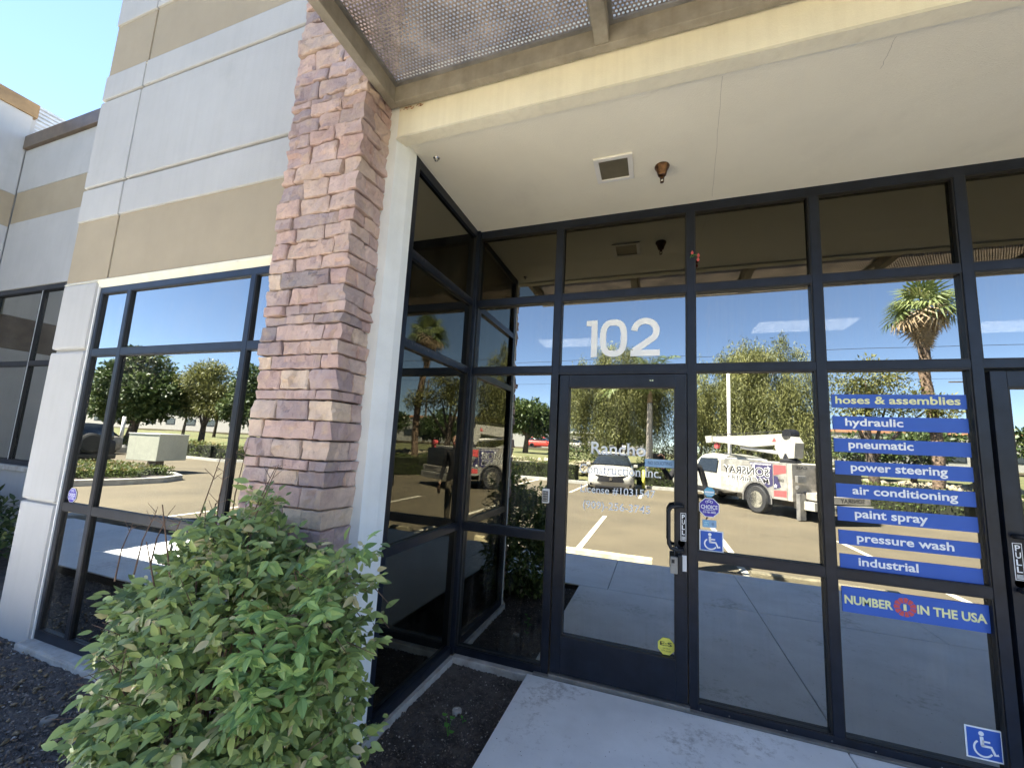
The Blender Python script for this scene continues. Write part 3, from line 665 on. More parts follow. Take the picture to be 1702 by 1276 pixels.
# corrugated roof screen
cs = MB().box(XP-.12, XP-.08, YR+.05, 6, 6.3, 6.93).build('roof_screen', M['galv'], N)
for k in range(9):
    z = 6.32+k*.068; MB().prism([(XP-.08, z), (XP-.045, z+.012), (XP-.045, z+.034), (XP-.08, z+.046)], 1, YR+.05, 6).build('rib', M['galv'], cs)
# window in the recessed wall
w2 = MB().box(XP+.02, XL, YR+.02, YR+.1, 3.50, 3.57).box(XP+.02, XL, YR+.02, YR+.1, .97, 1.03).build('window', M['frame'], N)
for x in (XP+.04, -7.10, -5.6, -4.2): member('mullion', x-.012, x+.012, YR+.03, YR+.1, 1.03, 3.5, w2, 'galv')
for a, b in ((XP+.052, -7.112), (-7.088, -5.612), (-5.588, -4.212), (-4.188, XL)):
    member('transom', a, b, YR+.028, YR+.1, 2.37, 2.43, w2)
    for z0, z1 in ((1.03, 2.37), (2.43, 3.50)): pane(a, b, z0, z1, w2, 'glass', y=YR+.06)
MB().box(XP+.02, XL, YR+.35, YR+.4, .95, 3.57).build('dark_backing', M['room'], w2)  # plain dark sheet behind the panes, in the room colour

# ------------------------------------------------------------------ things on the entrance
def sign(name, label, cat, loc, group=None):
    return empty(name, loc, label=label, cat=cat, group=group)
# big 102
GY = -.034   # outer face of the main panes sits at y=+.034 : d = -y
def P(x, z, y=.034): return Plane2D((0, y, 0), (1, 0, 0), (0, 0, 1), (0, -1, 0))
PLG = P(0, 0, .0318); PLD = P(0, 0, .0178)
def vinyl(name, label, cat, fn, group=None):
    mb = MB(); fn(mb); o = mb.build(name, None); return tag(o, label, cat, group)
def n102(mb):
    # rounded, even-stroke numerals
    d = .0005; m = M['wht']; w_ = .046
    zb, zt = 2.278, 2.566; h = zt-zb
    rect(mb, PLG, .998, 1.044, zb, zt, d, .0015, m)
    V = [(.962, zt), (.985, zt), (1.03, zt), (1.03, zt-.05), (.962, zt-.05)]
    rect(mb, PLG, .960, .9975, zt-.042, zt-.0005, d, .0014, m)
    cx = 1.164; rxx = .100-w_/2; rz = h/2-w_/2; cz = (zb+zt)/2
    pts = []
    for a in range(0, 361, 10):
        ca, sa = math.cos(R(a)), math.sin(R(a)); e = .72
        pts.append((cx+rxx*math.copysign(abs(ca)**e, ca), cz+rz*math.copysign(abs(sa)**e, sa)))
    ribbon(mb, PLG, pts, w_, d, m)
    c2x = 1.392; r2 = .078
    arc = [(c2x+r2*math.cos(R(a)), zt-w_/2-r2+r2*math.sin(R(a))) for a in range(175, -50, -9)]
    ribbon(mb, PLG, arc+[(1.312, zb+w_*.85)], w_, d, m)
    rect(mb, PLG, 1.289, 1.494, zb, zb+.046, d, .0016, m)
vinyl('address_number', 'big white address number 102 on the transom pane over the left door', 'number', n102)
def rancho(mb):
    for txt, x0, x1, z0, z1, o_ in (('Rancho', 1.015, 1.405, 1.549, 1.640, .010), ('Construction Inc.', .940, 1.505, 1.408, 1.475, .008), ('License #1031547', .948, 1.468, 1.266, 1.323, .006), ('(909)-256-3745', .972, 1.435, 1.146, 1.215, .006)):
        fit_text(mb, PLD, txt, x0, x1, z0, z1, .0005, M['wht'], off=o_, serifs=True)
vinyl('door_lettering', 'white serif lettering of a construction company name and phone number on the left door', 'lettering', rancho)
def nosol(mb):
    rect(mb, PLD, 1.398, 1.596, 1.483, 1.537, .0005, .003, M['lblue']); fit_text(mb, PLD, 'NO SOLICITING', 1.42, 1.575, 1.500, 1.522, .0042, M['dblue'])
vinyl('no_soliciting_sign', 'small pale blue no soliciting plate on the left door glass', 'sign', nosol)
def choice(mb, pl, cx, cz, r_):
    ngon(mb, pl, cx, cz, r_, r_, 8, .0005, .001, M['wht'], R(22.5)); ngon(mb, pl, cx, cz, r_*.93, r_*.93, 8, .0016, .0006, M['purple'], R(22.5))
    fit_text(mb, pl, 'CHOICE', cx-r_*.76, cx+r_*.76, cz-r_*.14, cz+r_*.26, .0028, M['wht'], off=.02)
    fit_text(mb, pl, '310-781-8888', cx-r_*.6, cx+r_*.6, cz-r_*.55, cz-r_*.36, .0028, M['wht'], off=.01)
    rect(mb, pl, cx-r_*.55, cx+r_*.55, cz-r_*.26, cz-r_*.22, .0026, .0004, M['wht'])
    for k in range(3): 
        ribbon(mb, pl, [(cx+(k-1)*r_*.22+r_*.11*math.cos(R(a)), cz+r_*.55+(r_*.1 if k == 1 else 0)+r_*.11*math.sin(R(a))) for a in range(0, 361, 30)], r_*.04, .0026, M['wht'])
vinyl('alarm_sticker', 'purple octagonal alarm sticker above the blue wheelchair symbol beside the left door', 'sticker', lambda mb: choice(mb, PLG, 1.806, 1.240, .066), 'alarm company stickers')
vinyl('alarm_sticker', 'purple octagonal alarm sticker at lower left of the side window', 'sticker', lambda mb: choice(mb, Plane2D((0, YW+.018, 0), (1, 0, 0), (0, 0, 1), (0, -1, 0)), -2.822, 1.022, .058), 'alarm company stickers')
def circ(mb):
    ngon(mb, PLG, 1.808, 1.340, .034, .034, 8, .0005, .001, M['lblue2'], R(22.5)); rect(mb, PLG, 1.780, 1.836, 1.334, 1.346, .002, .0005, M['wht']); rect(mb, PLG, 1.784, 1.832, 1.322, 1.326, .002, .0005, M['wht'])
vinyl('round_sticker', 'small sky blue octagonal sticker directly above the purple alarm sticker', 'sticker', circ)
def amex(mb):
    rect(mb, PLG, 1.765, 1.848, 1.112, 1.160, .0005, .001, M['lblue']); rect(mb, PLG, 1.772, 1.803, 1.120, 1.152, .002, .0005, M['lblue2'])
    fit_text(mb, PLG, 'AM\nEX', 1.775, 1.800, 1.125, 1.148, .003, M['wht'])
    for r_ in (.006, .011, .016): ribbon(mb, PLG, [(1.815+r_*math.cos(R(a)), 1.136+r_*math.sin(R(a))) for a in range(-45, 46, 15)], .002, .002, M['dblue'])
vinyl('payment_sticker', 'pale blue payment card sticker just above the wheelchair symbol by the left door', 'sticker', amex)
vinyl('accessibility_sticker', 'blue wheelchair symbol beside the left door at handle height', 'sticker', lambda mb: ada(mb, PLG, 1.745, 1.888, .962, 1.094, .0005), 'wheelchair symbol stickers')
vinyl('accessibility_sticker', 'blue wheelchair symbol low down beside the second door', 'sticker', lambda mb: ada(mb, PLG, 3.022, 3.172, .085, .240, .0005), 'wheelchair symbol stickers')
def es(mb):
    ngon(mb, PLD, 1.540, .335, .055, .055, 8, .0005, .001, M['ylab'], R(22.5)); fit_text(mb, PLD, 'E:S', 1.503, 1.575, .338, .362, .002, M['ink'], off=.015)
    fit_text(mb, PLD, '(626)', 1.520, 1.560, .318, .326, .002, M['ink']); fit_text(mb, PLD, '579-6520', 1.512, 1.568, .304, .312, .002, M['ink'])
vinyl('security_sticker', 'yellow octagonal security sticker at the foot of the left door glass', 'sticker', es)
def pull(x0, x1, z0, z1):
    def f(mb):
        pl = P(0, 0, -.013); rect(mb, pl, x0, x1, z0, z1, .0003, .0008, M['wht']); rect(mb, pl, x0+.003, x1-.003, z0+.003, z1-.003, .0012, .0005, M['ink'])
        h = (z1-z0-.045)/4; 
        for k, c in enumerate('PULL'): fit_text(mb, pl, c, x0+.008, x1-.008, z1-.008-(k+1)*h+.003, z1-.008-k*h-.002, .002, M['wht'], off=.02)
        for k in range(4): rect(mb, pl, x0+.006, x1-.006, z0+.008+k*.006, z0+.011+k*.006, .002, .0004, M['wht'])
    return f
vinyl('pull_label', 'black and silver PULL label beside the handle of the left door', 'label', pull(1.628, 1.662, 1.015, 1.195), 'door pull labels')
vinyl('pull_label', 'black and silver PULL label on the second door at the right edge', 'label', pull(3.262, 3.300, 1.015, 1.205), 'door pull labels')
# blue hose shop strips
words = [('hoses & assemblies', 'yel', 2.53, 3.13), ('hydraulic', 'wht', 2.575, 2.86), ('pneumatic', 'wht', 2.585, 2.90), ('power steering', 'wht', 2.59, 3.045), ('air conditioning', 'wht', 2.592, 3.08), ('paint spray', 'wht', 2.597, 2.94), ('pressure wash', 'wht', 2.60, 3.045), ('industrial', 'wht', 2.602, 2.88)]
for k, (t_, c_, x0, x1) in enumerate(words):
    zt = 2.003-k*.1370; zb = zt-.083
    def f(mb, t_=t_, c_=c_, x0=x0, x1=x1, zt=zt, zb=zb):
        rect(mb, PLG, 2.512, 3.157, zb, zt, .0005, .0012, M['blue'])
        desc = any(ch in t_ for ch in 'ypgq'); asc = .066; z1 = zt-.012; z0 = z1-(.062 if desc else .048)
        fit_text(mb, PLG, t_, x0, x1, z0, z1, .0024, M[c_], off=.024)
    vinyl('window_strip', 'blue vinyl strip on the glass reading %s in %s letters' % (t_, 'yellow' if c_ == 'yel' else 'white'), 'sign', f, 'blue strips listing hose services')
def num1(mb):
    x0, x1, z0, z1 = 2.513, 3.168, .716, .858
    rect(mb, PLG, x0, x1, z0, z1, .0005, .0012, M['blue'])
    fit_text(mb, PLG, 'NUMBER', 2.524, 2.752, .762, .811, .0024, M['yel'], off=.034); fit_text(mb, PLG, 'IN THE USA', 2.860, 3.156, .762, .811, .0024, M['yel'], off=.034)
    for k in range(11):
        a0, a1 = R(k*360/11+3), R((k+1)*360/11-3); q = [(2.807+r_*math.cos(a), .787+r_*math.sin(a)) for r_, a in ((.024, a0), (.050, a0), (.052, (a0+a1)/2), (.050, a1), (.024, a1))]
        mb.add([PLG.at(x, y, .0026) for x, y in q], [(0, 1, 2, 3, 4)], M['redv'])
    fit_text(mb, PLG, '1', 2.799, 2.813, .770, .804, .0028, M['yel'], off=.02)
vinyl('window_banner', 'wide blue banner reading NUMBER 1 IN THE USA with red segmented ring', 'sign', num1)
# keypad
t = empty('door_keypad', (.702, 0, 1.225), label='white numeric keypad on the frame left of the left door', cat='keypad')
MB().box(-.026, .026, -.034, -.003, -.052, .052, bev=.006).build('case', M['ltrim'], t)
kp = MB().box(-.02, .02, -.0365, -.0345, -.042, .036).build('key_panel', M['black'], t)
for i in range(3):
    for j in range(4): MB().box(-.017+i*.012, -.008+i*.012, -.039, -.0367, -.037+j*.018, -.024+j*.018).build('key', M['cgrey'], kp)
# lock box hanging on the handle
t = empty('key_lockbox', (1.600, -.055, .965), label='grey key lockbox with black cover hanging from the left door handle', cat='lockbox')
MB().tube([(-.012, 0, -.05), (-.012, 0, .0), (0, -.002, .018), (.014, 0, .0), (.014, 0, -.05)], .003, 8, M['chrome']).build('shackle', None, t, True)
MB().box(-.038, .008, -.02, .012, -.15, -.045, bev=.007).build('body', M['cgrey'], t); MB().box(-.030, -.012, -.0225, -.0205, -.083, -.06).build('dial', M['black'], t)
MB().box(.009, .036, -.022, .014, -.155, -.03, bev=.01).build('cover', M['black'], t)
o = MB().box(1.617, 1.664, -.0162, -.0125, .825, .925).build('paper_tag', M['wht']); tag(o, 'white paper tag stuck to the door stile behind the lockbox', 'tag')
# little red ornament on the mullion
t = empty('flower_ornament', (1.722, -.006, 2.99), label='tiny red flower ornament with green stem on the mullion above the door', cat='ornament')
for k, (dx, dz) in enumerate(((-.012, .028), (.028, .004), (.026, -.028))):
    MB().lathe([(.001, .014), (.005, .006), (.010, -.004), (.006, -.014), (0, -.016)], (dx, -.012, dz), 2, 8).build('red_bud', M['redv'], t, True)
MB().tube([(-.012, -.01, .018), (-.02, -.008, .004), (-.01, -.01, -.006), (.0, -.012, .0)], .0022, 6, M['sprout']).tube([(-.012, -.01, .014), (.012, -.012, .004), (.022, -.012, .004)], .002, 6, M['sprout']).tube([(-.02, -.008, .002), (-.026, -.01, -.012)], .002, 6, M['sprout']).build('stem', None, t)
# soffit fixtures
t = empty('recessed_light', (1.205, -.53, 3.408), label='square recessed light with pale trim and dark lens in the soffit', cat='light fixture')
f = MB(); a, b = .120, .088
for s_ in (-1, 1): f.box(-a, a, s_*a-(0 if s_ < 0 else .028), s_*a+(.028 if s_ < 0 else 0), -.012, .0, bev=.003)
f.box(-a, -a+.03, -.094, .094, -.0118, 0).box(a-.03, a, -.094, .094, -.0118, 0).build('trim', M['ltrim'], t)
MB().box(-.092, .092, -.094, .094, -.006, .004).build('lens', M['lens'], t)
t = empty('sprinkler_bell', (1.50, -.47, 3.408), label='bronze bell shaped sprinkler cup hanging from the soffit beside the light', cat='sprinkler')
MB().lathe([(.044, 0), (.046, -.006), (.044, -.012), (.034, -.03), (.027, -.055), (.024, -.066), (.012, -.070), (0, -.070)], (0, 0, 0), 2, 24).build('bell', M['brass'], t, True)
MB().lathe([(.010, -.070), (.010, -.082), (.013, -.085), (.0, -.086)], (0, 0, 0), 2, 12).tube([(-.009, 0, -.084), (-.010, 0, -.103), (0, 0, -.110), (.010, 0, -.103), (.009, 0, -.084)], .0028, 6).lathe([(.0, -.110), (.012, -.111), (.012, -.113), (0, -.114)], (0, 0, 0), 2, 10).build('nozzle', M['brass'], t, True)
t = empty('chrome_sprinkler', (.115, -.93, 3.408), label='tiny chrome sprinkler head in the front left corner of the soffit', cat='sprinkler')
MB().lathe([(.022, 0), (.021, -.004), (.008, -.006), (.007, -.018), (.012, -.020), (.0, -.022)], (0, 0, 0), 2, 14).build('head', M['chrome'], t, True)

# ------------------------------------------------------------------ things in the beds
def cap(name, x, y, z, r_, m, label):
    t = empty(name, (x, y, z), label=label, cat='irrigation cap'); MB().lathe([(r_*1.05, -.06), (r_*1.05, .01), (r_, .016), (r_*.55, .018), (r_*.5, .012), (0, .012)], (0, 0, 0), 2, 18).build('cap', M[m], t)
cap('irrigation_cap', .325, -.53, -.058, .028, 'pebble', 'small round pale irrigation cap in the dark soil of the recess')
cap('irrigation_cap', -1.72, -1.50, -.075, .034, 'greym', 'dark round irrigation head in the soil left of the shrub')
def chips(name, x0, x1, y0, y1, z, n, s0, s1, m, kind='stuff'):
    V = []; F = []
    P_ = np.stack([RNG.uniform(x0, x1, n), RNG.uniform(y0, y1, n), np.full(n, z)], -1)
    base = np.array([(1, 0, 0), (0, 1, 0), (-1, 0, 0), (0, -1, 0), (0, 0, .7), (0, 0, -.7)])
    tri = np.array([(0, 1, 4), (1, 2, 4), (2, 3, 4), (3, 0, 4), (1, 0, 5), (2, 1, 5), (3, 2, 5), (0, 3, 5)])
    s = RNG.uniform(s0, s1, (n, 1, 1))*RNG.uniform(.4, 1.6, (n, 1, 3)); a = RNG.uniform(0, 6.28, n); ca, sa = np.cos(a), np.sin(a)
    Q = base[None]*s+RNG.normal(0, .12, (n, 6, 3))*s
    X = Q[..., 0]*ca[:, None]-Q[..., 1]*sa[:, None]; Y = Q[..., 0]*sa[:, None]+Q[..., 1]*ca[:, None]
    Q = np.stack([X, Y, Q[..., 2]], -1)+P_[:, None]
    F = (np.arange(n)[:, None, None]*6+tri[None]).reshape(-1, 3)
    return tag(npmesh(name, Q.reshape(-1, 3), F, m), kind=kind)
chips('mulch', -5.2, -.1, -1.98, -1.14, -.082, 16000, .003, .011, M['mulch']); chips('mulch', -.1, .61, -1.98, -.06, -.058, 7000, .002, .007, M['mulch'])
chips('gravel', -3.6, -.1, -1.98, -1.14, -.075, 260, .003, .010, M['pebble']); chips('gravel', -.08, .60, -1.98, -.06, -.055, 420, .0015, .006, M['pebble'])

chips('leaf_litter', -3.6, -.2, -1.95, -1.15, -.07, 420, .006, .018, mat('dry_leaf_litter', (.30, .22, .13), .9, vary=.4, scale=20))
chips('leaf_litter', -.08, .60, -1.95, -.08, -.052, 150, .004, .011, M['mulch'])
chips('grit', .64, 3.4, -1.9, -.05, .0008, 420, .0008, .0028, M['mulch'])
# ---- leaves
def leaf_proto(L_=.05, W_=.020, fold=.25):
    # pointed elliptical leaf with a fold at the midrib and a droop
    t = [0, .15, .35, .6, .82, 1]; wd = [0, .62, 1, .86, .45, 0]
    V = []; F = []
    for a, w_ in zip(t, wd):
        z = -.18*a*a*L_
        V += [(a*L_, -w_*W_/2, z+fold*w_*W_/2), (a*L_, 0, z), (a*L_, w_*W_/2, z+fold*w_*W_/2)]
    for i in range(5):
        F += [(3*i, 3*i+3, 3*i+4, 3*i+1), (3*i+1, 3*i+4, 3*i+5, 3*i+2)]
    return np.array(V), np.array(F)
def frames(D, up):
    """rotation matrices with x axis along D, z near up"""
    D = D/np.linalg.norm(D, axis=1, keepdims=True); Y = np.cross(up, D); Y /= np.linalg.norm(Y, axis=1, keepdims=True)+1e-9; Zz = np.cross(D, Y)
    return np.stack([D, Y, Zz], -1)
def scatter(name, P_, D, up, m, parent, L_=.05, W_=.02, sc=(.7, 1.3), tint=None, kind='stuff', fold=.25, simple=False):
    n = len(P_)
    if simple:
        bv = np.array([(0, 0, 0), (.45*L_, W_/2, .0), (L_, 0, -.1*L_), (.45*L_, -W_/2, 0)]); bf = np.array([(0, 1, 2, 3)])
    else: bv, bf = leaf_proto(L_, W_, fold)
    Rm = frames(D, up); s = RNG.uniform(*sc, (n, 1, 1))
    Q = np.einsum('nij,kj->nki', Rm, bv)*s+P_[:, None]
    F = (np.arange(n)[:, None, None]*len(bv)+bf[None]).reshape(-1, 4)
    ti = np.repeat((RNG.random(n)**1.2 if tint is None else tint), len(bv))
    o = npmesh(name, Q.reshape(-1, 3), F, m, parent, ti)
    if kind: o['kind'] = kind
    return o
def unit(n): 
    v = RNG.normal(size=(n, 3)); return v/np.linalg.norm(v, axis=1, keepdims=True)

# ---- nandina shrub in front of the pillar: stems, sprigs of pinnate leaves
def shrub():
    c = np.array((-.36, -1.71, .50)); t = empty('nandina_shrub', (-.30, -1.66, -.085), label='large leafy green shrub growing in front of the stone pillar', cat='shrub')
    off = np.array((.36, 1.70, .085))
    st = MB(); random.seed(5)
    for i in range(20):
        a = random.uniform(0, 6.28); r_ = random.uniform(.04, .13); e = (math.cos(a)*random.uniform(.12, .42)+.08, math.sin(a)*random.uniform(.1, .34), random.uniform(.7, 1.38))
        st.tube([(r_*math.cos(a), r_*math.sin(a)*.6, 0), (e[0]*.45, e[1]*.45, e[2]*.5), e], [.008, .006, .002], 5)
    # bare twigs standing above
    tw = MB()
    for (x, z, dz) in ((-.18, 1.02, .62), (-.22, 1.1, .42), (-.10, 1.0, .55), (-.62, .95, .30), (-.48, 1.0, .26), (-.75, .9, .28), (.05, 1.1, .42), (.10, 1.05, .48), (-.35, 1.05, .2), (-.28, 1.05, .30)):
        y = random.uniform(-.12, .12); dx = random.uniform(-.08, .12)
        p_ = [(x, y, z), (x+dx*.4, y, z+dz*.55), (x+dx, y+.02, z+dz)]; tw.tube(p_, [.004, .003, .0015], 5)
        for k in range(4):
            q = random.uniform(.45, 1); s_ = random.choice((-1, 1)); b = Vector(p_[1]).lerp(Vector(p_[2]), q); tw.tube([b, b+Vector((s_*random.uniform(.02, .07), random.uniform(-.02, .02), random.uniform(.0, .05)))], [.0016, .0008], 4)
    for k in range(70):
        dd = unit(1)[0]; b = Vector((dd[0]*.50+.05, -abs(dd[1])*.36, .56+dd[2]*.62)); e2 = b+Vector((dd[0]*.09, -.06, .02+dd[2]*.06))+Vector(RNG.normal(0, .035, 3))
        tw.tube([b*.9, b, e2], [.0028, .0022, .0009], 4)
    for k in range(44):  # twigs sticking out at right
        b = Vector((random.uniform(.35, .68), random.uniform(-.1, .2), random.uniform(.4, 1.15))); tw.tube([b, b+Vector((random.uniform(.03, .16), random.uniform(-.03, .03), random.uniform(-.08, .14)))], [.0022, .001], 4)
    st.build('stem', M['twig'], t); tag(tw.build('bare_twig', M['twig'], t), kind='stuff')
    # sprig anchors on / in the crown
    n = 2900; d = unit(n); rr = RNG.uniform(.55, 1.0, n)**.6
    rad = np.array((.66, .40, .72)); A = d*rad*rr[:, None]
    lump = 1+.13*np.sin(d[:, 0]*5+1)*np.cos(d[:, 2]*6)+.08*np.sin(d[:, 1]*9+d[:, 0]*7)
    A *= lump[:, None]; A[:, 2] += .54; A[:, 1] = np.where((A[:, 0] < 0) & (A[:, 1] < 0), A[:, 1]*np.clip(1+1.5*A[:, 0], .1, 1), A[:, 1]); A[:, 0] *= np.where(A[:, 0] < 0, .38+.70*np.clip((A[:, 2]-.05)/.8, 0, 1), .98)
    # narrower top left (the crown rises to a point above the pillar base)
    hi = A[:, 2] > .9; A[hi, 0] *= .72; A[hi, 0] += .06
    lo = A[:, 2] < .15; A = A[~(A[:, 2] < .02)]; 
    # drooping spread to the right
    m2 = 150; E_ = np.stack([RNG.uniform(.40, .66, m2), RNG.uniform(-.15, .22, m2), RNG.uniform(.35, 1.20, m2)], -1); A = np.concatenate([A, E_])
    ctr = np.array((0, .1, .35)); out = A-ctr; out /= np.linalg.norm(out, axis=1, keepdims=True)
    P_, D, U, T = [], [], [], []
    for i in range(len(A)):
        ax = out[i]*.6+RNG.normal(0, .35, 3)+np.array((0, -.12, .12)); ax /= np.linalg.norm(ax)
        side = np.cross(ax, (0, 0, 1)); side /= np.linalg.norm(side)+1e-6; k = RNG.integers(3, 6); tone = RNG.random()
        sl = RNG.uniform(.05, .11)
        for j in range(k):
            q = A[i]+ax*sl*(j/k)-np.array((0, 0, .25))*sl*(j/k)**2
            for s_ in (-1, 1):
                P_.append(q); D.append(ax*.5+side*s_*.8+np.array((0, -.05, -.45))+RNG.normal(0, .32, 3)); U.append(np.array((.1, -.75, .8))+RNG.normal(0, .45, 3)); T.append(tone)
        P_.append(A[i]+ax*sl*.95); D.append(ax+np.array((0, 0, -.45))+RNG.normal(0, .2, 3)); U.append(np.array((.1, -.7, .8))+RNG.normal(0, .35, 3)); T.append(tone)
    P_, D, U, T = map(np.array, (P_, D, U, T))
    # the leaves that show largest (towards the camera, lower right front) become single leaves
    cam = np.array((1.474, -3.022, 1.58)); W_ = P_+np.array((-.30, -1.66, -.085)); dist = np.linalg.norm(W_-cam, axis=1)
    outer = ((P_-np.array((0, 0, .5)))/np.array((.66, .4, .72))); rad_ = np.linalg.norm(outer, axis=1)
    vd = (cam-W_); vd /= np.linalg.norm(vd, axis=1, keepdims=True); facing = (outer*vd).sum(1)
    score = dist-.9*facing; idx = np.argsort(score)[:280]; mask = np.ones(len(P_), bool); mask[idx] = False
    scatter('foliage', P_[mask], D[mask], U[mask], M['nandb'], t, .042, .0185, (.4, 1.65), np.clip(T[mask]*.55+RNG.random(mask.sum())**1.5*.65, 0, 1))
    bv, bf = leaf_proto(.056, .025, .35); protos = []
    for k in range(3):
        me = bpy.data.meshes.new('leaf'); me.from_pydata([tuple(v) for v in bv*(1, (.85, 1, 1.15)[k], 1)], [], [tuple(int(q) for q in f_) for f_ in bf]); me.materials.append(M['nand']); protos.append(me)
    Fm = frames(D[idx], U[idx])
    for q, i in enumerate(idx):
        o = bpy.data.objects.new('leaf', protos[q % 3]); COL.objects.link(o); o.parent = t
        m4 = Matrix([list(Fm[q][r_]) for r_ in range(3)]).to_4x4(); s_ = random.uniform(.75, 1.25); o.matrix_local = Matrix.Translation(Vector(P_[i])) @ m4 @ Matrix.Scale(s_, 4)
    # few white blossoms
    for k in range(7):
        fl = MB(); b = Vector((-.26+random.uniform(-.05, .06), -.40+random.uniform(-.02, .02), .36+random.uniform(-.09, .05)))
        for a in range(5): an = a*1.257; fl.add([b, b+Vector((.007*math.cos(an-.5), -.003, .007*math.sin(an-.5))), b+Vector((.011*math.cos(an), -.001, .011*math.sin(an))), b+Vector((.007*math.cos(an+.5), -.003, .007*math.sin(an+.5)))], [(0, 1, 2, 3)])
        fl.build('blossom', M['wht'], t)
shrub()
# small dark shrub at the far left under the wing window
t = empty('low_shrub', (-6.6, -.55, -.08), label='dark green shrub below the wing window at the left edge', cat='shrub')
d = unit(3200); A = d*np.array((1.7, .42, .5))*(RNG.uniform(.5, 1, (3200, 1))); A = A[A[:, 2] > -.38]; A[:, 2] += .45
scatter('foliage', A, d[:len(A)]+RNG.normal(0, .4, (len(A), 3)), np.tile((0, 0, 1.), (len(A), 1))+RNG.normal(0, .4, (len(A), 3)), M['oak'], t, .09, .035)
# seedlings in the recess
def seedling(x, y, k, label, s_=1):
    t = empty('seedling', (x, y, -.058), label=label, cat='seedling')
    st = MB()
    for i in range(k):
        a = i*2.4; h = .03+.02*i; tip = Vector((math.cos(a)*.018*s_, math.sin(a)*.018*s_, h*s_)); st.tube([(0, 0, 0), tip*.6, tip], [.0018, .0015, .001], 5)
        n_ = 9; r_ = .016*s_; MB().add([tip]+[tip+Vector((r_*math.cos(b)+.006*math.cos(a), r_*.8*math.sin(b)+.006*math.sin(a), .003*math.cos(2*b))) for b in np.linspace(0, 6.28, n_, endpoint=False)], [(0, 1+j, 1+(j+1) % n_) for j in range(n_)]).build('leaf', M['sprout'], t)
    st.build('stem', M['sprout'], t)
seedling(.372, -.735, 5, 'bright green seedling growing in the dark soil of the recess'); seedling(.40, -.60, 3, 'tiny pale sprout beside the round irrigation cap', .55)

# ------------------------------------------------------------------ car park seen in the glass
def wheel_stop(x0, x1, y, label):
    o = MB().prism([(y-.085, -.10), (y-.055, .02), (y-.035, .035), (y+.035, .035), (y+.055, .02), (y+.085, -.10)], 0, x0, x1).build('wheel_stop', M['stop']); tag(o, label, 'wheel stop', 'concrete wheel stops along the walkway')
wheel_stop(.12, 1.42, -3.60, 'yellowish concrete wheel stop reflected in the left door')
wheel_stop(2.72, 4.35, -3.55, 'concrete wheel stop reflected in the low panes beside the left door')
wheel_stop(5.3, 6.9, -3.60, 'concrete wheel stop at the far right near the second door')
wheel_stop(-2.4, -.9, -3.60, 'concrete wheel stop reflected beyond the dark return glass')
wheel_stop(-5.0, -3.5, -3.60, 'concrete wheel stop in front of the side window')

def hedge(pts, w_, h, n, label, base=-.08, leaf=(.09, .04)):
    """clipped hedge following pts"""
    P2 = np.array(pts, float); seg = np.diff(P2, axis=0); ln = np.linalg.norm(seg, axis=1); cum = np.concatenate([[0], np.cumsum(ln)])
    s = RNG.uniform(0, cum[-1], n); k = np.clip(np.searchsorted(cum, s)-1, 0, len(ln)-1); q = (s-cum[k])/ln[k]; C_ = P2[k]+seg[k]*q[:, None]; nrm = np.stack([-seg[k][:, 1], seg[k][:, 0]], -1)/ln[k][:, None]
    # rounded-box shell sampling
    u = RNG.uniform(-1, 1, n); v = RNG.uniform(0, 1, n); fc = RNG.random(n)
    top = fc < .45; u = np.where(top, u, np.sign(u)*RNG.uniform(.82, 1.0, n)); v = np.where(top, RNG.uniform(.85, 1.02, n), v)
    bump_ = 1+.06*np.sin(s*2.7)+.05*np.sin(s*6.1+1); 
    A = np.concatenate([C_+nrm*(u*w_/2*bump_)[:, None], (v*h*(1+.08*np.sin(s*1.9)+.05*np.sin(s*5)))[:, None]], 1)
    o0 = np.array((P2[:, 0].mean(), P2[:, 1].mean(), base))
    t = empty('hedge', o0, label=label, cat='hedge'); A[:, :2] -= o0[:2]
    D = np.concatenate([nrm*u[:, None], (.6*v)[:, None]], 1)+RNG.normal(0, .5, (n, 3))
    tn = np.clip(RNG.random(n)*.8+.2*(v > .8), 0, 1)
    scatter('foliage', A, D, np.tile((0, 0, 1.), (n, 1))+RNG.normal(0, .5, (n, 3)), M['hedge'], t, leaf[0], leaf[1], tint=tn, simple=True)
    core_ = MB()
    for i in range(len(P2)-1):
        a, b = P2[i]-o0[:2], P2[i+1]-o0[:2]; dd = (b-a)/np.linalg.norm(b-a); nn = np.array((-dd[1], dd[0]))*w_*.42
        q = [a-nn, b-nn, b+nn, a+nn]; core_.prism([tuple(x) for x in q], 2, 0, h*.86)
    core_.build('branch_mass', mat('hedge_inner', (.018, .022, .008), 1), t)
    return t
hedge([(-13, -18.1), (-2.4, -18.2)], 1.3, .95, 7000, 'clipped hedge at the far kerb left of the white car')
hedge([(.6, -18.3), (7.6, -17.9)], 1.2, .85, 5000, 'clipped hedge behind the white car and the service truck')
hedge([(8.7, -16.9), (10.9, -13.9), (13.2, -12.9), (24, -12.6)], 1.5, .95, 9000, 'bright clipped hedge reflected behind the blue strips')
hedge([(-44, -17.1), (-24, -17.0)], 1.3, .9, 5000, 'dark hedge along the far kerb behind the beige cabinet', leaf=(.14, .06))
hedge([(-24, -17.2), (-15, -18.2)], 1.1, .7, 3600, 'low hedge between the side trees and the entrance lot', leaf=(.12, .05))
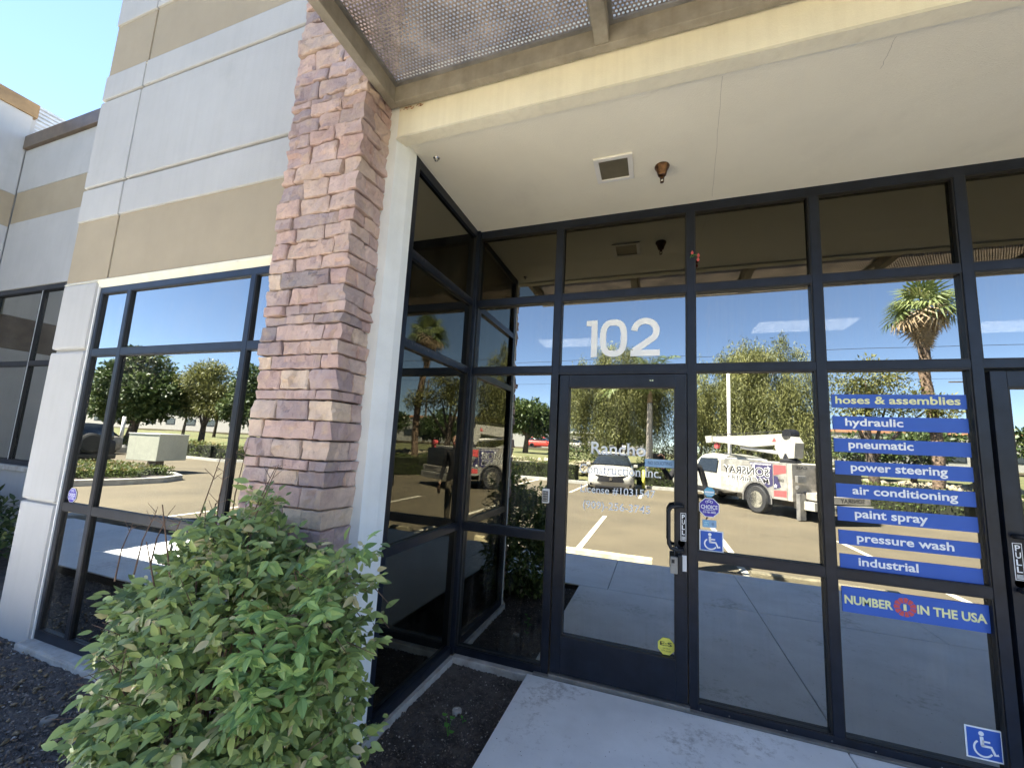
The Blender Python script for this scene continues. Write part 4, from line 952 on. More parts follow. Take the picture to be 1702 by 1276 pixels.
# island with low groundcover and kerb
isl = [(-13.4, -5.2), (-13.1, -6.6), (-13.1, -7.7), (-13.6, -8.5), (-14.6, -8.9), (-17, -9.0), (-19, -8.6), (-19.5, -7), (-19.5, -4), (-13.6, -4), (-13.4, -5.2)]
kerb('island_kerb', isl, .16, -.2, .06)
tag(MB().prism(isl[:-1], 2, -.2, .02).build('island_bed', M['soil']), kind='structure')
hedge([(-16.6, -4.2), (-16.6, -8.6)], 5.2, .26, 9000, 'low bright green groundcover on the kerbed island', base=0)
kerb('walk_kerb', [(-8.2, -2.6), (-8.0, -3.3), (-7.6, -3.75), (-6.8, -3.95), (-5.4, -3.98)], .3, -.2, .05)
# beige cabinet on a post
t = empty('utility_cabinet', (-16.75, -9.55, 0), R(-15), label='beige boxy cabinet on a short brown post beside the kerbed island', cat='cabinet')
MB().box(-.62, .62, -.62, .62, .36, 1.34, bev=.01).build('cabinet', M['boxp'], t); MB().box(-.64, .64, -.64, .64, 1.34, 1.37).build('lid', M['ltrim'], t)
MB().box(-.17, .17, -.17, .17, -.1, .36).build('post', M['coping'], t)
# rocks on the bank
def rocks():
    n = 2600; chips_ = chips('riprap', -22, 20, -22.6, -20.2, .42, n, .09, .22, M['rock'])
    me = chips_.data; co = np.empty(len(me.vertices)*3, np.float32); me.vertices.foreach_get('co', co); co = co.reshape(-1, 3)
    yc = co[:, 1]; co[:, 2] += np.interp(-yc, [20.1, 22.8], [-.15, .42]); me.vertices.foreach_set('co', co.ravel()); me.update()
rocks()

# ---- trees
def trunk_mb(pts, rs, limbs, n=8):
    mb = MB(); mb.tube(pts, rs, n)
    for l, r_ in limbs: mb.tube(l, r_, 6)
    return mb
def clump_pts(cs, n):
    """leaf positions and outward normals in ellipsoid clumps (shell biased)"""
    C = np.array([c[:3] for c in cs]); Rr = np.array([c[3:6] for c in cs]); wts = Rr.prod(1)**.66; wts /= wts.sum()
    k = RNG.choice(len(cs), n, p=wts); d = unit(n); r_ = RNG.uniform(0, 1, n)**.35
    r_ *= 1+.15*np.sin(d[:, 0]*7+k)*np.cos(d[:, 2]*6)
    return C[k]+d*Rr[k]*r_[:, None], d, k
def tree(name, x, y, label, cs, h, mat_, n, leaf, trunkr=.18, lean=.2, tr='bark', group=None):
    z0 = gz(y); t = empty(name, (x, y, z0), label=label, cat='tree', group=group)
    top = Vector((lean, 0, h)); limbs = []
    for c in cs: 
        b = Vector((lean*.5, 0, h*.55)); e = Vector(c[:3]); limbs.append(([b, b.lerp(e, .55)+Vector((0, 0, .15)), e], [trunkr*.5, trunkr*.3, trunkr*.08]))
    trunk_mb([(0, 0, -.2), (lean*.3, 0, h*.35), tuple(top*.7), tuple(top)], [trunkr*1.25, trunkr, trunkr*.8, trunkr*.4], limbs).build('trunk', M[tr], t, True)
    # sub-clumps give light and dark masses
    sub = []
    for c in cs:
        for _ in range(14):
            dd = unit(1)[0]; sub.append((c[0]+dd[0]*c[3]*.72, c[1]+dd[1]*c[4]*.72, c[2]+dd[2]*c[5]*.72, c[3]*.42, c[4]*.42, c[5]*.38))
    A, d, k = clump_pts(sub+[tuple(c) for c in cs], n); tone = RNG.random(len(sub)+len(cs))[k]
    D = d+RNG.normal(0, .6, (n, 3)); U = np.tile((0, 0, 1.), (n, 1))+RNG.normal(0, .5, (n, 3))
    scatter('crown', A, D, U, M[mat_], t, leaf[0], leaf[1], (.6, 1.4), np.clip(.55*tone+.5*RNG.random(n), 0, 1), simple=True)
    return t
def weeping(x, y, label, cs, h, nstr, per, trunkr=.25, leaf=(.15, .026), hang=(.9, 2.6), hollow=None):
    z0 = gz(y); t = empty('weeping_tree', (x, y, z0), label=label, cat='tree', group='weeping pepper trees beyond the lot'); limbs = []
    for c in cs: 
        b = Vector((.1, 0, h*.5)); e = Vector(c[:3]); limbs.append(([b, b.lerp(e, .5)+Vector((0, 0, .3)), e], [trunkr*.5, trunkr*.3, trunkr*.08]))
    trunk_mb([(0, 0, -.2), (.1, 0, h*.3), (.0, 0, h*.5), (.2, 0, h)], [trunkr*1.3, trunkr, trunkr*.8, trunkr*.3], limbs).build('trunk', M['bark'], t, True)
    nc = nstr//34; Ac, dc, k = clump_pts([tuple(c) for c in cs], nc); ci = RNG.integers(0, nc, nstr); A = Ac[ci]+RNG.normal(0, .20, (nstr, 3)); d = dc[ci]+RNG.normal(0, .15, (nstr, 3)); lc = RNG.uniform(.55, 1.15, nc)[ci]; L_ = RNG.uniform(*hang, nstr)*(.35+.65*np.clip(1-d[:, 2], 0, 1))*lc; tone = np.clip(RNG.random(nc)[ci]*.85+RNG.normal(0, .08, nstr), 0, 1)
    q = np.linspace(0, 1, per); B_ = A[:, None]+np.zeros((nstr, per, 3)); B_[..., 2] -= L_[:, None]*q[None]; B_[..., :2] += RNG.normal(0, .06, (nstr, per, 2))+d[:, None, :2]*(.35*np.sqrt(q))[None, :, None]
    B_ = B_.reshape(-1, 3); n = len(B_)
    ok = B_[:, 2] > 1.25+.45*np.sin(B_[:, 0]*2.1)+.3*np.sin(B_[:, 0]*5.3); T = np.repeat(tone, per)[ok]; B_ = B_[ok]; n = len(B_)
    D = RNG.normal(0, .5, (n, 3)); D[:, 2] -= .9
    scatter('crown', B_, D, unit(n), M['pepper'], t, leaf[0], leaf[1], (.7, 1.5), np.clip(.75*T+.3*RNG.random(n), 0, 1), simple=True)
    # top leaves
    return t
weeping(5.6, -19.6, 'wide weeping tree reflected behind the service truck', [(-1.2, 0, 4.9, 1.9, 1.8, 1.7), (1.3, 0, 5.7, 1.7, 1.7, 1.6), (.2, .3, 4.2, 2.8, 1.9, 1.5), (.2, 0, 6.5, 1.3, 1.2, .9), (1.9, .2, 3.4, 1.3, 1.3, 1.2)], 5.2, 6500, 15, hang=(1.2, 3.2))
weeping(-.7, -20.8, 'weeping tree reflected in the glass of the left door', [(-1.4, 0, 5.0, 2.1, 1.7, 1.5), (1.6, .1, 5.0, 2.0, 1.7, 1.5), (.2, 0, 6.3, 1.9, 1.5, 1.0), (.1, .3, 4.4, 2.6, 1.6, 1.2)], 4.8, 6500, 16, hang=(1.6, 3.6))
tree('airy_tree', 10.6, -19.2, 'airy yellow-green tree with dark forked trunk behind the blue strips', [(-.9, 0, 4.4, 1.3, 1.2, 1.1), (.6, 0, 4.6, 1.5, 1.2, .9), (-.2, 0, 5.5, 1.5, 1.2, .8), (1.9, 0, 4.1, 1.1, .9, .8)], 3.2, 'olive', 7000, (.15, .06), .2, -.3)
tree('broadleaf_tree', -9.4, -31, 'bright green tree at the reflected edge of the jamb', [(0, 0, 3.3, 2.2, 2, 1.5), (1.4, 0, 2.8, 1.7, 1.5, 1.2), (-1.3, 0, 3.0, 1.5, 1.5, 1.2)], 2.4, 'oak', 9000, (.3, .16), .22)
tree('broadleaf_tree', -33.6, -17.2, 'big dense dark tree at the left of the side window reflection', [(0, 0, 4.6, 2.6, 2.2, 1.9), (-2.2, 0, 4.1, 2.2, 2, 1.8), (2.2, 0, 3.9, 2.0, 2, 1.7), (.6, 0, 5.9, 1.9, 1.7, 1.2), (-.6, 0, 3.1, 2.6, 2, 1.2)], 3.2, 'oak', 26000, (.26, .15), .3, .9)
tree('broadleaf_tree', -28.9, -19.0, 'grey-green feathery tree with twin trunks in the side window', [(0, 0, 4.7, 2.0, 1.7, 1.6), (1.3, 0, 3.7, 1.7, 1.5, 1.3), (-1.2, 0, 3.6, 1.7, 1.5, 1.3), (.2, 0, 5.7, 1.4, 1.2, .9)], 3.0, 'pepper', 22000, (.20, .06), .2, .1)
tree('broadleaf_tree', -24.0, -19.2, 'dark tree hidden partly by the stone pillar in the side window', [(0, 0, 4.4, 2.0, 1.7, 1.7), (1.2, 0, 3.4, 1.7, 1.5, 1.3), (-1.2, 0, 3.2, 1.5, 1.5, 1.3)], 3.0, 'oak', 14000, (.22, .12), .2, .1)
tree('broadleaf_tree', -41.5, -25.5, 'small round street tree between the two big side trees', [(0, 0, 3.0, 1.5, 1.4, 1.2), (.6, 0, 3.7, 1.1, 1, .8)], 2.0, 'oak', 5000, (.24, .14), .12)
tree('broadleaf_tree', -37.2, -25.5, 'small slender street tree right of the small round one', [(0, 0, 2.9, 1.3, 1.2, 1.2), (-.5, 0, 3.7, .9, .9, .7)], 2.0, 'oak', 4500, (.24, .14), .12)
tree('broadleaf_tree', 18.6, -20.2, 'bushy tree reflected in the second door at the right edge', [(0, 0, 2.2, 1.7, 1.4, 1.4), (1.2, 0, 2.9, 1.4, 1.2, 1.1), (2.8, 0, 2.0, 1.6, 1.2, 1.4)], 2.0, 'olive', 7000, (.17, .08), .14)
tree('broadleaf_tree', 13.9, -23.6, 'low leafy tree behind the fan palm', [(0, 0, 1.7, 1.7, 1.2, .9), (-2.0, 0, 1.5, 1.4, 1.2, .8)], 1.4, 'oak', 5000, (.2, .1), .12)
for k, (x, y, s_) in enumerate(((-14, -46, 1.1), (-2, -47, .9), (6, -45, 1.0), (16, -48, 1.3), (25, -44, 1.1), (33, -46, 1.0), (-22, -47, 1.2), (-30, -48, 1.0))):
    o = tree('street_tree', x, y, 'distant round street tree, number %s from the left along the far street' % (['fourth', 'fifth', 'sixth', 'seventh', 'eighth', 'ninth', 'second', 'first'][k]), [(0, 0, 2.9*s_, 1.8*s_, 1.6, 1.3*s_), (1.0, 0, 2.4*s_, 1.4*s_, 1.3, 1.0*s_)], 1.8*s_, 'oak', 2600, (.36, .2), .14, group='street trees along the far street')
    o['label'] = 'distant round street tree, %s from the left of eight' % (['third', 'fourth', 'fifth', 'sixth', 'seventh', 'eighth', 'second', 'first'][k] if k < 6 else ['second', 'first'][k-6])

for k, (x, y, w_, h_, lb) in enumerate(((-3.2, -24.6, 2.6, 1.1, 'shadowy shrub under the weeping tree left of the queen palm'), (2.6, -24.2, 2.4, 1.2, 'shadowy shrub under the weeping tree right of the queen palm'), (6.8, -23.5, 3.0, 1.3, 'shadowy shrub behind the crane truck cab'))):
    t = empty('understory_shrub', (x, y, gz(y)), label=lb, cat='shrub'); d = unit(3500); A = d*np.array((w_, .8, h_))*(RNG.uniform(.6, 1, (3500, 1))); A = A[A[:, 2] > -.2]; m_ = len(A)
    scatter('foliage', A, d[:m_]+RNG.normal(0, .5, (m_, 3)), np.tile((0, 0, 1.), (m_, 1))+RNG.normal(0, .5, (m_, 3)), M['oak'], t, .16, .08, simple=True)
# ---- palms
def fan_leaf(n=15, L_=.85):
    V, F = [], []
    for k in range(n):
        a = R(-105+210*k/(n-1)); d = Vector((math.cos(a), math.sin(a), 0)); s_ = Vector((-d.y, d.x, 0))*.035
        l = L_*(.75+.25*math.cos(a)); b = len(V)
        V += [d*.10-s_*.6, d*.10+s_*.6, d*l*.65+s_+Vector((0, 0, -.02)), d*l+Vector((0, 0, -.34)), d*l*.65-s_+Vector((0, 0, -.02))]
        F += [(b, b+4, b+2, b+1), (b+4, b+3, b+2, b+2)]
    F2 = []
    for f in F: F2.append(f if len(set(f)) == 4 else (f[0], f[1], f[2]))
    return V, F2
def fan_palm(x, y, h, label):
    z0 = gz(y); t = empty('fan_palm', (x, y, z0), label=label, cat='palm tree')
    n = 22; pts = [(.15*math.sin(i*.25), 0, h*i/n) for i in range(n+1)]
    rs = [(.27 if i < 2 else .20)*(1+.12*(i % 2))*(1-.15*i/n) for i in range(n+1)]; MB().tube(pts, rs, 12).build('trunk', M['palmbark'], t)
    bt = MB(); random.seed(21)
    for k in range(260):
        z = h*random.uniform(.02, .78); a = random.uniform(0, 6.28); r_ = .185; b = Vector((r_*math.cos(a)+.15*math.sin(z/h*5.5), r_*math.sin(a), z)); o_ = Vector((math.cos(a), math.sin(a), 0)); s_ = Vector((-math.sin(a), math.cos(a), 0))*.045
        bt.add([b-s_, b+s_, b+o_*.09+Vector((0, 0, .10))], [(0, 1, 2)])
    tag(bt.build('leaf_boot', M['palmbark'], t), kind='stuff')
    top = Vector((-.10, 0, h)); V0, F0 = fan_leaf()
    V0d, F0d = fan_leaf(15, .95)
    def place(mb, V_, F_, az, el, dist, sc, roll=0):
        dr = Vector((math.cos(az)*math.cos(el), math.sin(az)*math.cos(el), math.sin(el))); rm = dr.to_track_quat('X', 'Z').to_matrix() @ Matrix.Rotation(roll, 3, 'X')
        o_ = top+dr*dist; mb.add([o_+rm @ (Vector(v)*sc) for v in V_], F_); return o_
    sk = MB(); random.seed(22)
    for k in range(110):
        q = random.random()**.8; az = random.uniform(0, 6.28); el = -random.uniform(1.15, 1.5)+.35*(1-q)*random.random(); top = Vector((-.10, 0, h+.05-1.55*q)); place(sk, V0d, F0d, az, el, random.uniform(.05, .16)*(1.3-q), random.uniform(.55, .9)*(1.15-.6*q), random.uniform(-.8, .8))
    addtint(sk.build('dead_skirt', M['palmdead'], t)); top = Vector((-.10, 0, h+.1))
    for k in range(46):
        az = k*2.39996+random.uniform(-.2, .2); q = k/46; el = R(72-125*q**.8)+random.uniform(-.2, .2); mb = MB(); dist = random.uniform(.45, .85)
        oo = place(mb, V0, F0, az, el, dist, random.uniform(.85, 1.2), random.uniform(-.7, .7)); mb.tube([top, oo], [.02, .012], 4)
        fr_ = mb.build('frond', M['palmleaf'] if q < .75 else M['palmdead'], t); addtint(fr_)
def addtint(o):
    me = o.data; a = me.attributes.new('tint', 'FLOAT', 'POINT'); a.data.foreach_set('value', (np.full(len(me.vertices), random.random()*.7)+RNG.random(len(me.vertices))*.3).astype(np.float32))
fan_palm(12.52, -19.0, 8.35, 'tall fan palm with shaggy dead skirt reflected right of the entrance')
def queen_palm(x, y, h, label):
    z0 = gz(y); t = empty('queen_palm', (x, y, z0), label=label, cat='palm tree')
    n = 14; MB().tube([(0, 0, h*i/n) for i in range(n+1)], [.19-.005*i+.012*(i % 2) for i in range(n+1)], 12).build('trunk', M['qbark'], t, True)
    MB().tube([(0, 0, h), (0, 0, h+.6)], [.15, .08], 10).build('crownshaft', M['palmdead'], t); addtint(t.children[-1])
    random.seed(31)
    for k in range(20):
        az = k*2.4; el = random.uniform(.5, 1.45); L_ = random.uniform(2.7, 3.5); P_ = []; p_ = Vector((0, 0, h+.4)); e_ = el
        for s_ in range(13):
            P_.append(p_.copy()); p_ = p_+Vector((math.cos(az)*math.cos(e_), math.sin(az)*math.cos(e_), math.sin(e_)))*L_/12; e_ -= .13+.02*s_/3
        mb = MB(); mb.tube(P_, [.022*(1-i/14)+.004 for i in range(13)], 4)
        for i in range(2, 13):
            dr = (P_[i]-P_[i-1]).normalized(); sd = dr.cross(Vector((0, 0, 1))).normalized()
            for q in range(3):
                b = P_[i-1].lerp(P_[i], q/3)
                for sg in (-1, 1):
                    l = .55*math.sin(math.pi*min(.97, (i+q/3)/13.5))**.6; tip = b+(sd*sg*.8+dr*.5+Vector((0, 0, random.uniform(-.75, .1)))).normalized()*l; w_ = dr*.034
                    mb.add([b-w_, b+w_, tip], [(0, 1, 2)])
        o = mb.build('frond', M['palmleaf'], t); addtint(o)
queen_palm(1.15, -18.4, 4.1, 'queen palm with arching feathery fronds reflected behind the door lettering')

# ---- light pole, posts, far things
t = empty('light_pole', (4.32, -15.6, -.1), label='tall white light pole rising behind the service truck', cat='light pole')
MB().lathe([(.28, 0), (.28, .55), (.26, .6), (0, .6)], (0, 0, 0), 2, 18).build('base', M['curb'], t); MB().tube([(0, 0, .6), (0, 0, 5.32)], [.075, .06], 12).build('pole', M['ltrim'], t, True)
MB().box(-.1, .1, -.05, .35, 5.32, 5.40).build('lamp_head', M['ltrim'], t)
t = empty('light_pole', (-30.6, -15.3, -.1), label='white lamp post on a squat concrete base reflected in the side window', cat='light pole')
MB().lathe([(.42, 0), (.42, .35), (.3, .5), (0, .5)], (0, 0, 0), 2, 18).build('base', M['curb'], t); MB().tube([(0, 0, .5), (0, 0, 2.3)], [.10, .09], 12).build('pole', M['ltrim'], t, True)
o = MB().tube([(.92, -17.25, -.1), (.92, -17.25, .72)], .075, 12, M['ylab']).lathe([(.075, 0), (.05, .05), (0, .065)], (.92, -17.25, .72), 2, 12, M['ylab']).build('bollard', None, None, True); tag(o, 'yellow bollard beside the white car reflected in the door', 'bollard')
t = empty('utility_pole', (31, -50, 1.4), label='utility pole with two crossarms reflected at the right', cat='utility pole')
MB().tube([(0, 0, 0), (0, 0, 9.4)], [.17, .12], 8).build('pole', M['bark'], t)
for z in (9.0, 7.4, 6.0): MB().box(-1.3, 1.3, -.06, .06, z-.06, z+.06).build('crossarm', M['bark'], t)
for i, z in enumerate((9.15, 9.1, 8.9)):
    P_ = [(x, -50+.3*(i-1), 1.4+z+ (3.0 if i < 2 else 0)+ -1.3*math.cos(math.pi*min(1, abs(x-31)/62))*-.3) for x in np.linspace(-70, 60, 30)]
    o = MB().tube(P_, .02, 4).build('power_line', M['black']); tag(o, ['uppermost thin cable crossing the reflected sky', 'second thin cable crossing the reflected sky', 'lowest thin cable crossing the reflected sky'][i], 'cable', 'power lines crossing the reflected sky')
def far_building(x, y, w_, d_, h, label, fascia):
    z = 1.4; t = empty('warehouse', (x, y, z), label=label, cat='building')
    MB().box(-w_/2, w_/2, -d_, 0, 0, h).build('wall', M['farwall'], t); MB().box(-w_/2-.2, w_/2+.2, -d_-.2, .2, h, h+.4).build('roof', M['roof'] if fascia else M['ltrim'], t)
    for k in range(int(w_/7)):
        x0 = -w_/2+2.5+k*7; f = MB().box(x0, x0+3.2, .0, .06, 1.2, 2.6).build('window', M['frame'], t); MB().box(x0+.15, x0+3.05, .06, .08, 1.35, 2.45).build('pane', M['darkglass'], f)
far_building(40, -74, 46, 20, 5.2, 'white warehouse with terracotta roof edge far beyond the palm', True)
far_building(-13, -84, 24, 20, 3.6, 'low white warehouse far beyond the door reflection', False)
far_building(-100, -62, 90, 25, 4.6, 'long white warehouse far beyond the side window trees', False)
far_building(-42, -80, 34, 20, 4.0, 'pale warehouse far beyond the jamb reflection', False)

# ---- vehicles
def loft(secs, m=None, name='body', parent=None, smooth=True):
    """secs: list of (x, [(y,z)...]) cross sections with equal counts; closed ring"""
    n = len(secs[0][1]); V = []; F = []
    for x, ring in secs: V += [(x, a, b) for a, b in ring]
    for i in range(len(secs)-1):
        for k in range(n): F.append((i*n+k, i*n+(k+1) % n, (i+1)*n+(k+1) % n, (i+1)*n+k))
    F += [tuple(range(n))[::-1], tuple(range((len(secs)-1)*n, len(secs)*n))]
    return MB().add(V, F).build(name, m, parent, smooth)
def ring(hw_, zb, zm, zt, tw):
    """half width at belt, bottom, belt, top, half width at top"""
    r_ = [(-hw_*.9, zb), (-hw_, zb+.12), (-hw_, zm*.6+zb*.4), (-hw_*.985, zm), (-tw*1.02, zt-.06), (-tw*.85, zt), (0, zt+.015)]
    return r_+[(-a, b) for a, b in r_[-2::-1]]
def wheel(parent, x, y, r_, w_, side, hub='steelw'):
    wl = MB().lathe([(r_*.6, -w_/2), (r_*.93, -w_/2), (r_, -w_*.32), (r_, w_*.32), (r_*.93, w_/2), (r_*.6, w_/2)], (x, y, r_), 1, 28).build('wheel', M['rubber'], parent, False)
    s_ = side
    rim = MB().lathe([(r_*.62, s_*w_*.50), (r_*.60, s_*w_*.40), (r_*.42, s_*w_*.2), (r_*.30, s_*w_*.22), (r_*.26, s_*w_*.36), (0, s_*w_*.38)], (x, y, r_), 1, 24).build('rim', M[hub], wl)
    for k in range(8):
        a = k*math.pi/4; MB().lathe([(r_*.05, s_*w_*.31), (0, s_*w_*.315)], (x+r_*.46*math.cos(a), y, r_+r_*.46*math.sin(a)), 1, 6).build('rim_hole', M['black'], wl)
    return wl
def suv(name, x, y, rz, label, paint='white'):
    t = empty(name, (x, y, -.1), rz, label=label, cat='car')
    secs = [(2.28, ring(.70, .30, .50, .60, .66)), (2.18, ring(.84, .22, .62, .78, .78)), (1.95, ring(.91, .20, .72, .90, .82)), (1.5, ring(.93, .20, .80, .98, .84)), (1.1, ring(.935, .20, .86, 1.04, .84)), (.35, ring(.94, .2, .93, 1.06, .84)), (-1.0, ring(.94, .2, .95, 1.08, .84)), (-1.9, ring(.93, .22, .98, 1.10, .80)), (-2.3, ring(.86, .30, .92, 1.05, .72))]
    loft(secs, M[paint], 'body', t)
    cab = [(1.05, ring(.80, .98, 1.0, 1.05, .74)), (.35, ring(.82, .98, 1.15, 1.48, .62)), (-.3, ring(.82, .98, 1.2, 1.60, .62)), (-1.3, ring(.82, .98, 1.2, 1.58, .60)), (-2.05, ring(.78, 1.0, 1.1, 1.20, .60))]
    loft(cab, M['darkglass'], 'glasshouse', t)
    roof = [(.30, ring(.62, 1.47, 1.49, 1.52, .55)), (-.3, ring(.64, 1.58, 1.60, 1.63, .57)), (-1.3, ring(.63, 1.56, 1.58, 1.61, .55)), (-1.75, ring(.60, 1.38, 1.40, 1.44, .52))]
    loft(roof, M[paint], 'roof', t)
    g = MB(); pts = []
    for k in range(13):
        y_ = -.66+.11*k; xx = 2.34-.10*(y_/.66)**2*1.1; pts.append((y_, xx))
    V = []; 
    for y_, xx in pts: V += [(xx+.012, y_, .44+.03*abs(y_)), (xx-.012, y_, .66+.06*abs(y_/.66))]
    g.add(V, [(2*i, 2*i+2, 2*i+3, 2*i+1) for i in range(12)]).build('grille', M['black'], t)
    for s_ in (-1, 1):
        MB().add([(2.18, s_*.62, .70), (2.06, s_*.86, .78), (1.97, s_*.90, .70), (2.19, s_*.66, .64)], [(0, 1, 2, 3)]).build('headlight', M['darkglass'], t)
        MB().box(2.10, 2.24, s_*.72-.10, s_*.72+.10, .28, .38, bev=.02).build('air_intake', M['black'], t)
        MB().box(.72, .88, s_*1.0-.09, s_*1.0+.09, 1.0, 1.13, bev=.03).build('mirror', M[paint], t)
    ngon(gg := MB(), Plane2D((2.362, 0, 0), (0, 1, 0), (0, 0, 1), (1, 0, 0)), 0, .56, .06, .06, 16, 0, .006, M['chrome']); gg.build('badge', None, t)
    MB().box(2.20, 2.30, -.6, .6, .20, .27, bev=.02).build('bumper_lip', M['black'], t)
    for xx in (1.42, -1.42):
        for s_ in (-1, 1): wheel(t, xx, s_*.82, .36, .24, s_, 'greym')
    return t
suv('parked_car', -.42, -16.15, R(90)-.07, 'white car facing the door with dark grille, parked at the far kerb')
c2 = suv('parked_car', -31.0, -13.6, R(180), 'silver car partly cut by the frame of the side window', 'cgrey')
for x, y, rz, lb, pt in ((-9.6, -56, 0, 'distant silver car driving along the street behind the jamb', 'cgrey'), (-15.0, -57, 0, 'distant red car on the far street', 'red'), (-3, -58, .1, 'distant white car on the far street beyond the left door', 'white'), (19, -57, 0, 'distant white car beyond the blue strips', 'white')):
    o = suv('distant_car', x, y, rz, lb, pt); o.location.z = 1.43
# dark vehicle with spare wheel beside the island
t = empty('off_road_car', (-20.0, -8.25, -.1), R(180), label='dark off-road car with a round spare wheel, cut by the side window frame', cat='car')
loft([(1.6, ring(.75, .45, .9, 1.0, .7)), (.5, ring(.82, .45, 1.0, 1.1, .76)), (-1.55, ring(.82, .45, 1.0, 1.15, .76))], M['black'], 'body', t)
loft([(.5, ring(.72, 1.05, 1.1, 1.15, .66)), (.2, ring(.74, 1.05, 1.3, 1.7, .66)), (-1.5, ring(.74, 1.05, 1.3, 1.7, .66))], M['darkglass'], 'glasshouse', t)
sp = MB().lathe([(.0, -.12), (.30, -.12), (.37, -.07), (.37, .07), (.30, .12), (.0, .12)], (-1.70, 0, .98), 0, 24).build('spare_wheel', M['rubber'], t)
MB().box(-1.82, -1.60, -.75, .75, .42, .58, bev=.03).build('bumper', M['black'], t)
for xx in (1.05, -1.0):
    for s_ in (-1, 1): wheel(t, xx, s_*.72, .38, .24, s_, 'greym')

def truck():
    # local: x forward, y left, z up. Passenger side = -y
    F_ = Vector((-.52, -.855)).normalized(); rz = math.atan2(F_.y, F_.x); sil = mat('grey_truck_wrap', (.30, .29, .26), .4, vary=.35, scale=2.2, spots=.5, sscale=8)
    t = empty('service_truck', (5.30, -11.96, -.10), rz, label='white crane service truck with grey and navy side graphics', cat='truck')
    # axle at x=0, half width 1.06
    hwid = 1.08
    # service body
    MB().box(-1.12, 1.62, -hwid, -hwid+.42, .52, 1.60, bev=.015).build('side_cabinet', sil, t)
    MB().box(-1.12, 1.62, hwid-.42, hwid, .52, 1.60, bev=.015).build('side_cabinet', M['white'], t)
    MB().box(-1.10, 1.60, -hwid+.42, hwid-.42, .55, .75).box(-1.05, 1.6, -.45, .45, .30, .52).build('bed', M['greym'], t)
    # wheel arch cut shown by dark arch panel, fender
    ar = MB()
    for s_ in (-1, 1):
        pts = [(.56*math.cos(a), .42+.52*math.sin(a)) for a in np.linspace(-.15, math.pi+.15, 15)]; V = []
        for q in pts: V += [(q[0], s_*(hwid+.004), q[1])]
        ar.add(V, [tuple(range(15))], M['black'])
        inn = [(.56*math.cos(a), .42+.52*math.sin(a)) for a in np.linspace(-.15, math.pi+.15, 15)]; out_ = [(.61*math.cos(a), .42+.57*math.sin(a)) for a in np.linspace(-.15, math.pi+.15, 15)]
        V = []
        for a, b in zip(inn, out_): V += [(a[0], s_*(hwid+.03), a[1]), (b[0], s_*(hwid+.03), b[1])]
        ar.add(V, [(2*i, 2*i+1, 2*i+3, 2*i+2) for i in range(14)], M['greym'])
    ar.build('wheel_arch', None, t)
    # graphics on passenger side: plane with u pointing so that text reads correctly from outside (-y side): u = +x? viewer at -y looking +y sees +x to the right
    pl = Plane2D((0, -hwid-.003, 0), (1, 0, 0), (0, 0, 1), (0, -1, 0))
    g = MB()
    def poly(q, m, d=.001): g.add([pl.at(a, b, d) for a, b in q], [tuple(range(len(q)))], m)
    # front is +x (right as seen here), rear is -x
    poly([(-.62, 1.56), (.30, 1.56), (.10, 1.32), (-.05, .92), (-.42, .82), (-.62, .9)], M['navy'])
    poly([(.52, 1.12), (1.60, 1.18), (1.60, .56), (.62, .56), (.5, .8), (.3, 1.0)], M['cgrey'], .0008)
    for k in range(4): poly([(.62+k*.2, .74), (.72+k*.2, .74), (.80+k*.2, 1.08), (.70+k*.2, 1.10)], M['wht'], .002)
    poly([(-1.10, 1.52), (-.66, 1.52), (-.66, 1.22), (-1.10, 1.30)], M['redv'], .002); poly([(-1.10, .62), (-.66, .60), (-.66, .76), (-1.10, .80)], M['redv'], .002)
    poly([(-.92, .88), (-.66, .80), (-.66, 1.20), (-.80, 1.18)], M['navy'], .002)
    for (cx, cz, rr) in ((-.45, 1.38, .10), (-.72, .90, .07), (.12, 1.44, .06)):
        poly([(cx+(rr if i % 2 == 0 else rr*.42)*math.sin(i*math.pi/5), cz+(rr if i % 2 == 0 else rr*.42)*math.cos(i*math.pi/5)) for i in range(10)], M['wht'], .003)
    rect(g, pl, -.655, -.645, .55, 1.58, .001, .002, M['greym'])
    g.build('side_graphic', None, t)
    tx = MB(); fit_text(tx, pl, 'SONSRAY', -.515, 1.465, 1.125, 1.415, .0025, M['wht'], off=.05, slant=.02); fit_text(tx, pl, 'MACHINERY', -.495, 1.315, .92, 1.10, .0025, M['wht'], off=.05, slant=.02); fit_text(tx, pl, 'SONSRAY', -.50, 1.45, 1.14, 1.40, .0055, M['ink'], off=.016, slant=.02); fit_text(tx, pl, 'MACHINERY', -.48, 1.30, .93, 1.09, .0055, M['ink'], off=.014, slant=.02)
    fit_text(tx, pl, 'CASE', -1.02, -.80, 1.04, 1.12, .004, M['ink'], off=.01)
    fit_text(tx, pl, 'WWW.SONSRAYMACHINERY.COM', -.58, .25, 1.49, 1.54, .004, M['wht'], off=.01)
    tx.build('side_lettering', None, t)
    # rear: tail frame, welder box, bumper
    MB().box(-1.30, -1.13, -hwid, hwid, .52, 1.58, bev=.01).build('tail_frame', M['cgrey'], t)
    MB().box(-1.62, -1.31, -.28, 1.02, .82, 1.50, bev=.02).build('equipment_box', M['black'], t)
    MB().box(-1.70, -1.13, -.72, hwid+.10, .60, .80, bev=.01).build('work_platform', M['cgrey'], t)
    MB().box(-1.76, -1.13, -.86, hwid+.12, .32, .56, bev=.01).build('rear_bumper', M['white'], t)
    pr = Plane2D((-1.764, 0, 0), (0, -1, 0), (0, 0, 1), (-1, 0, 0))
    rl = MB(); fit_text(rl, pr, '844-SONSRAY', -.95, .55, .40, .49, .002, M['ink'], off=.01)
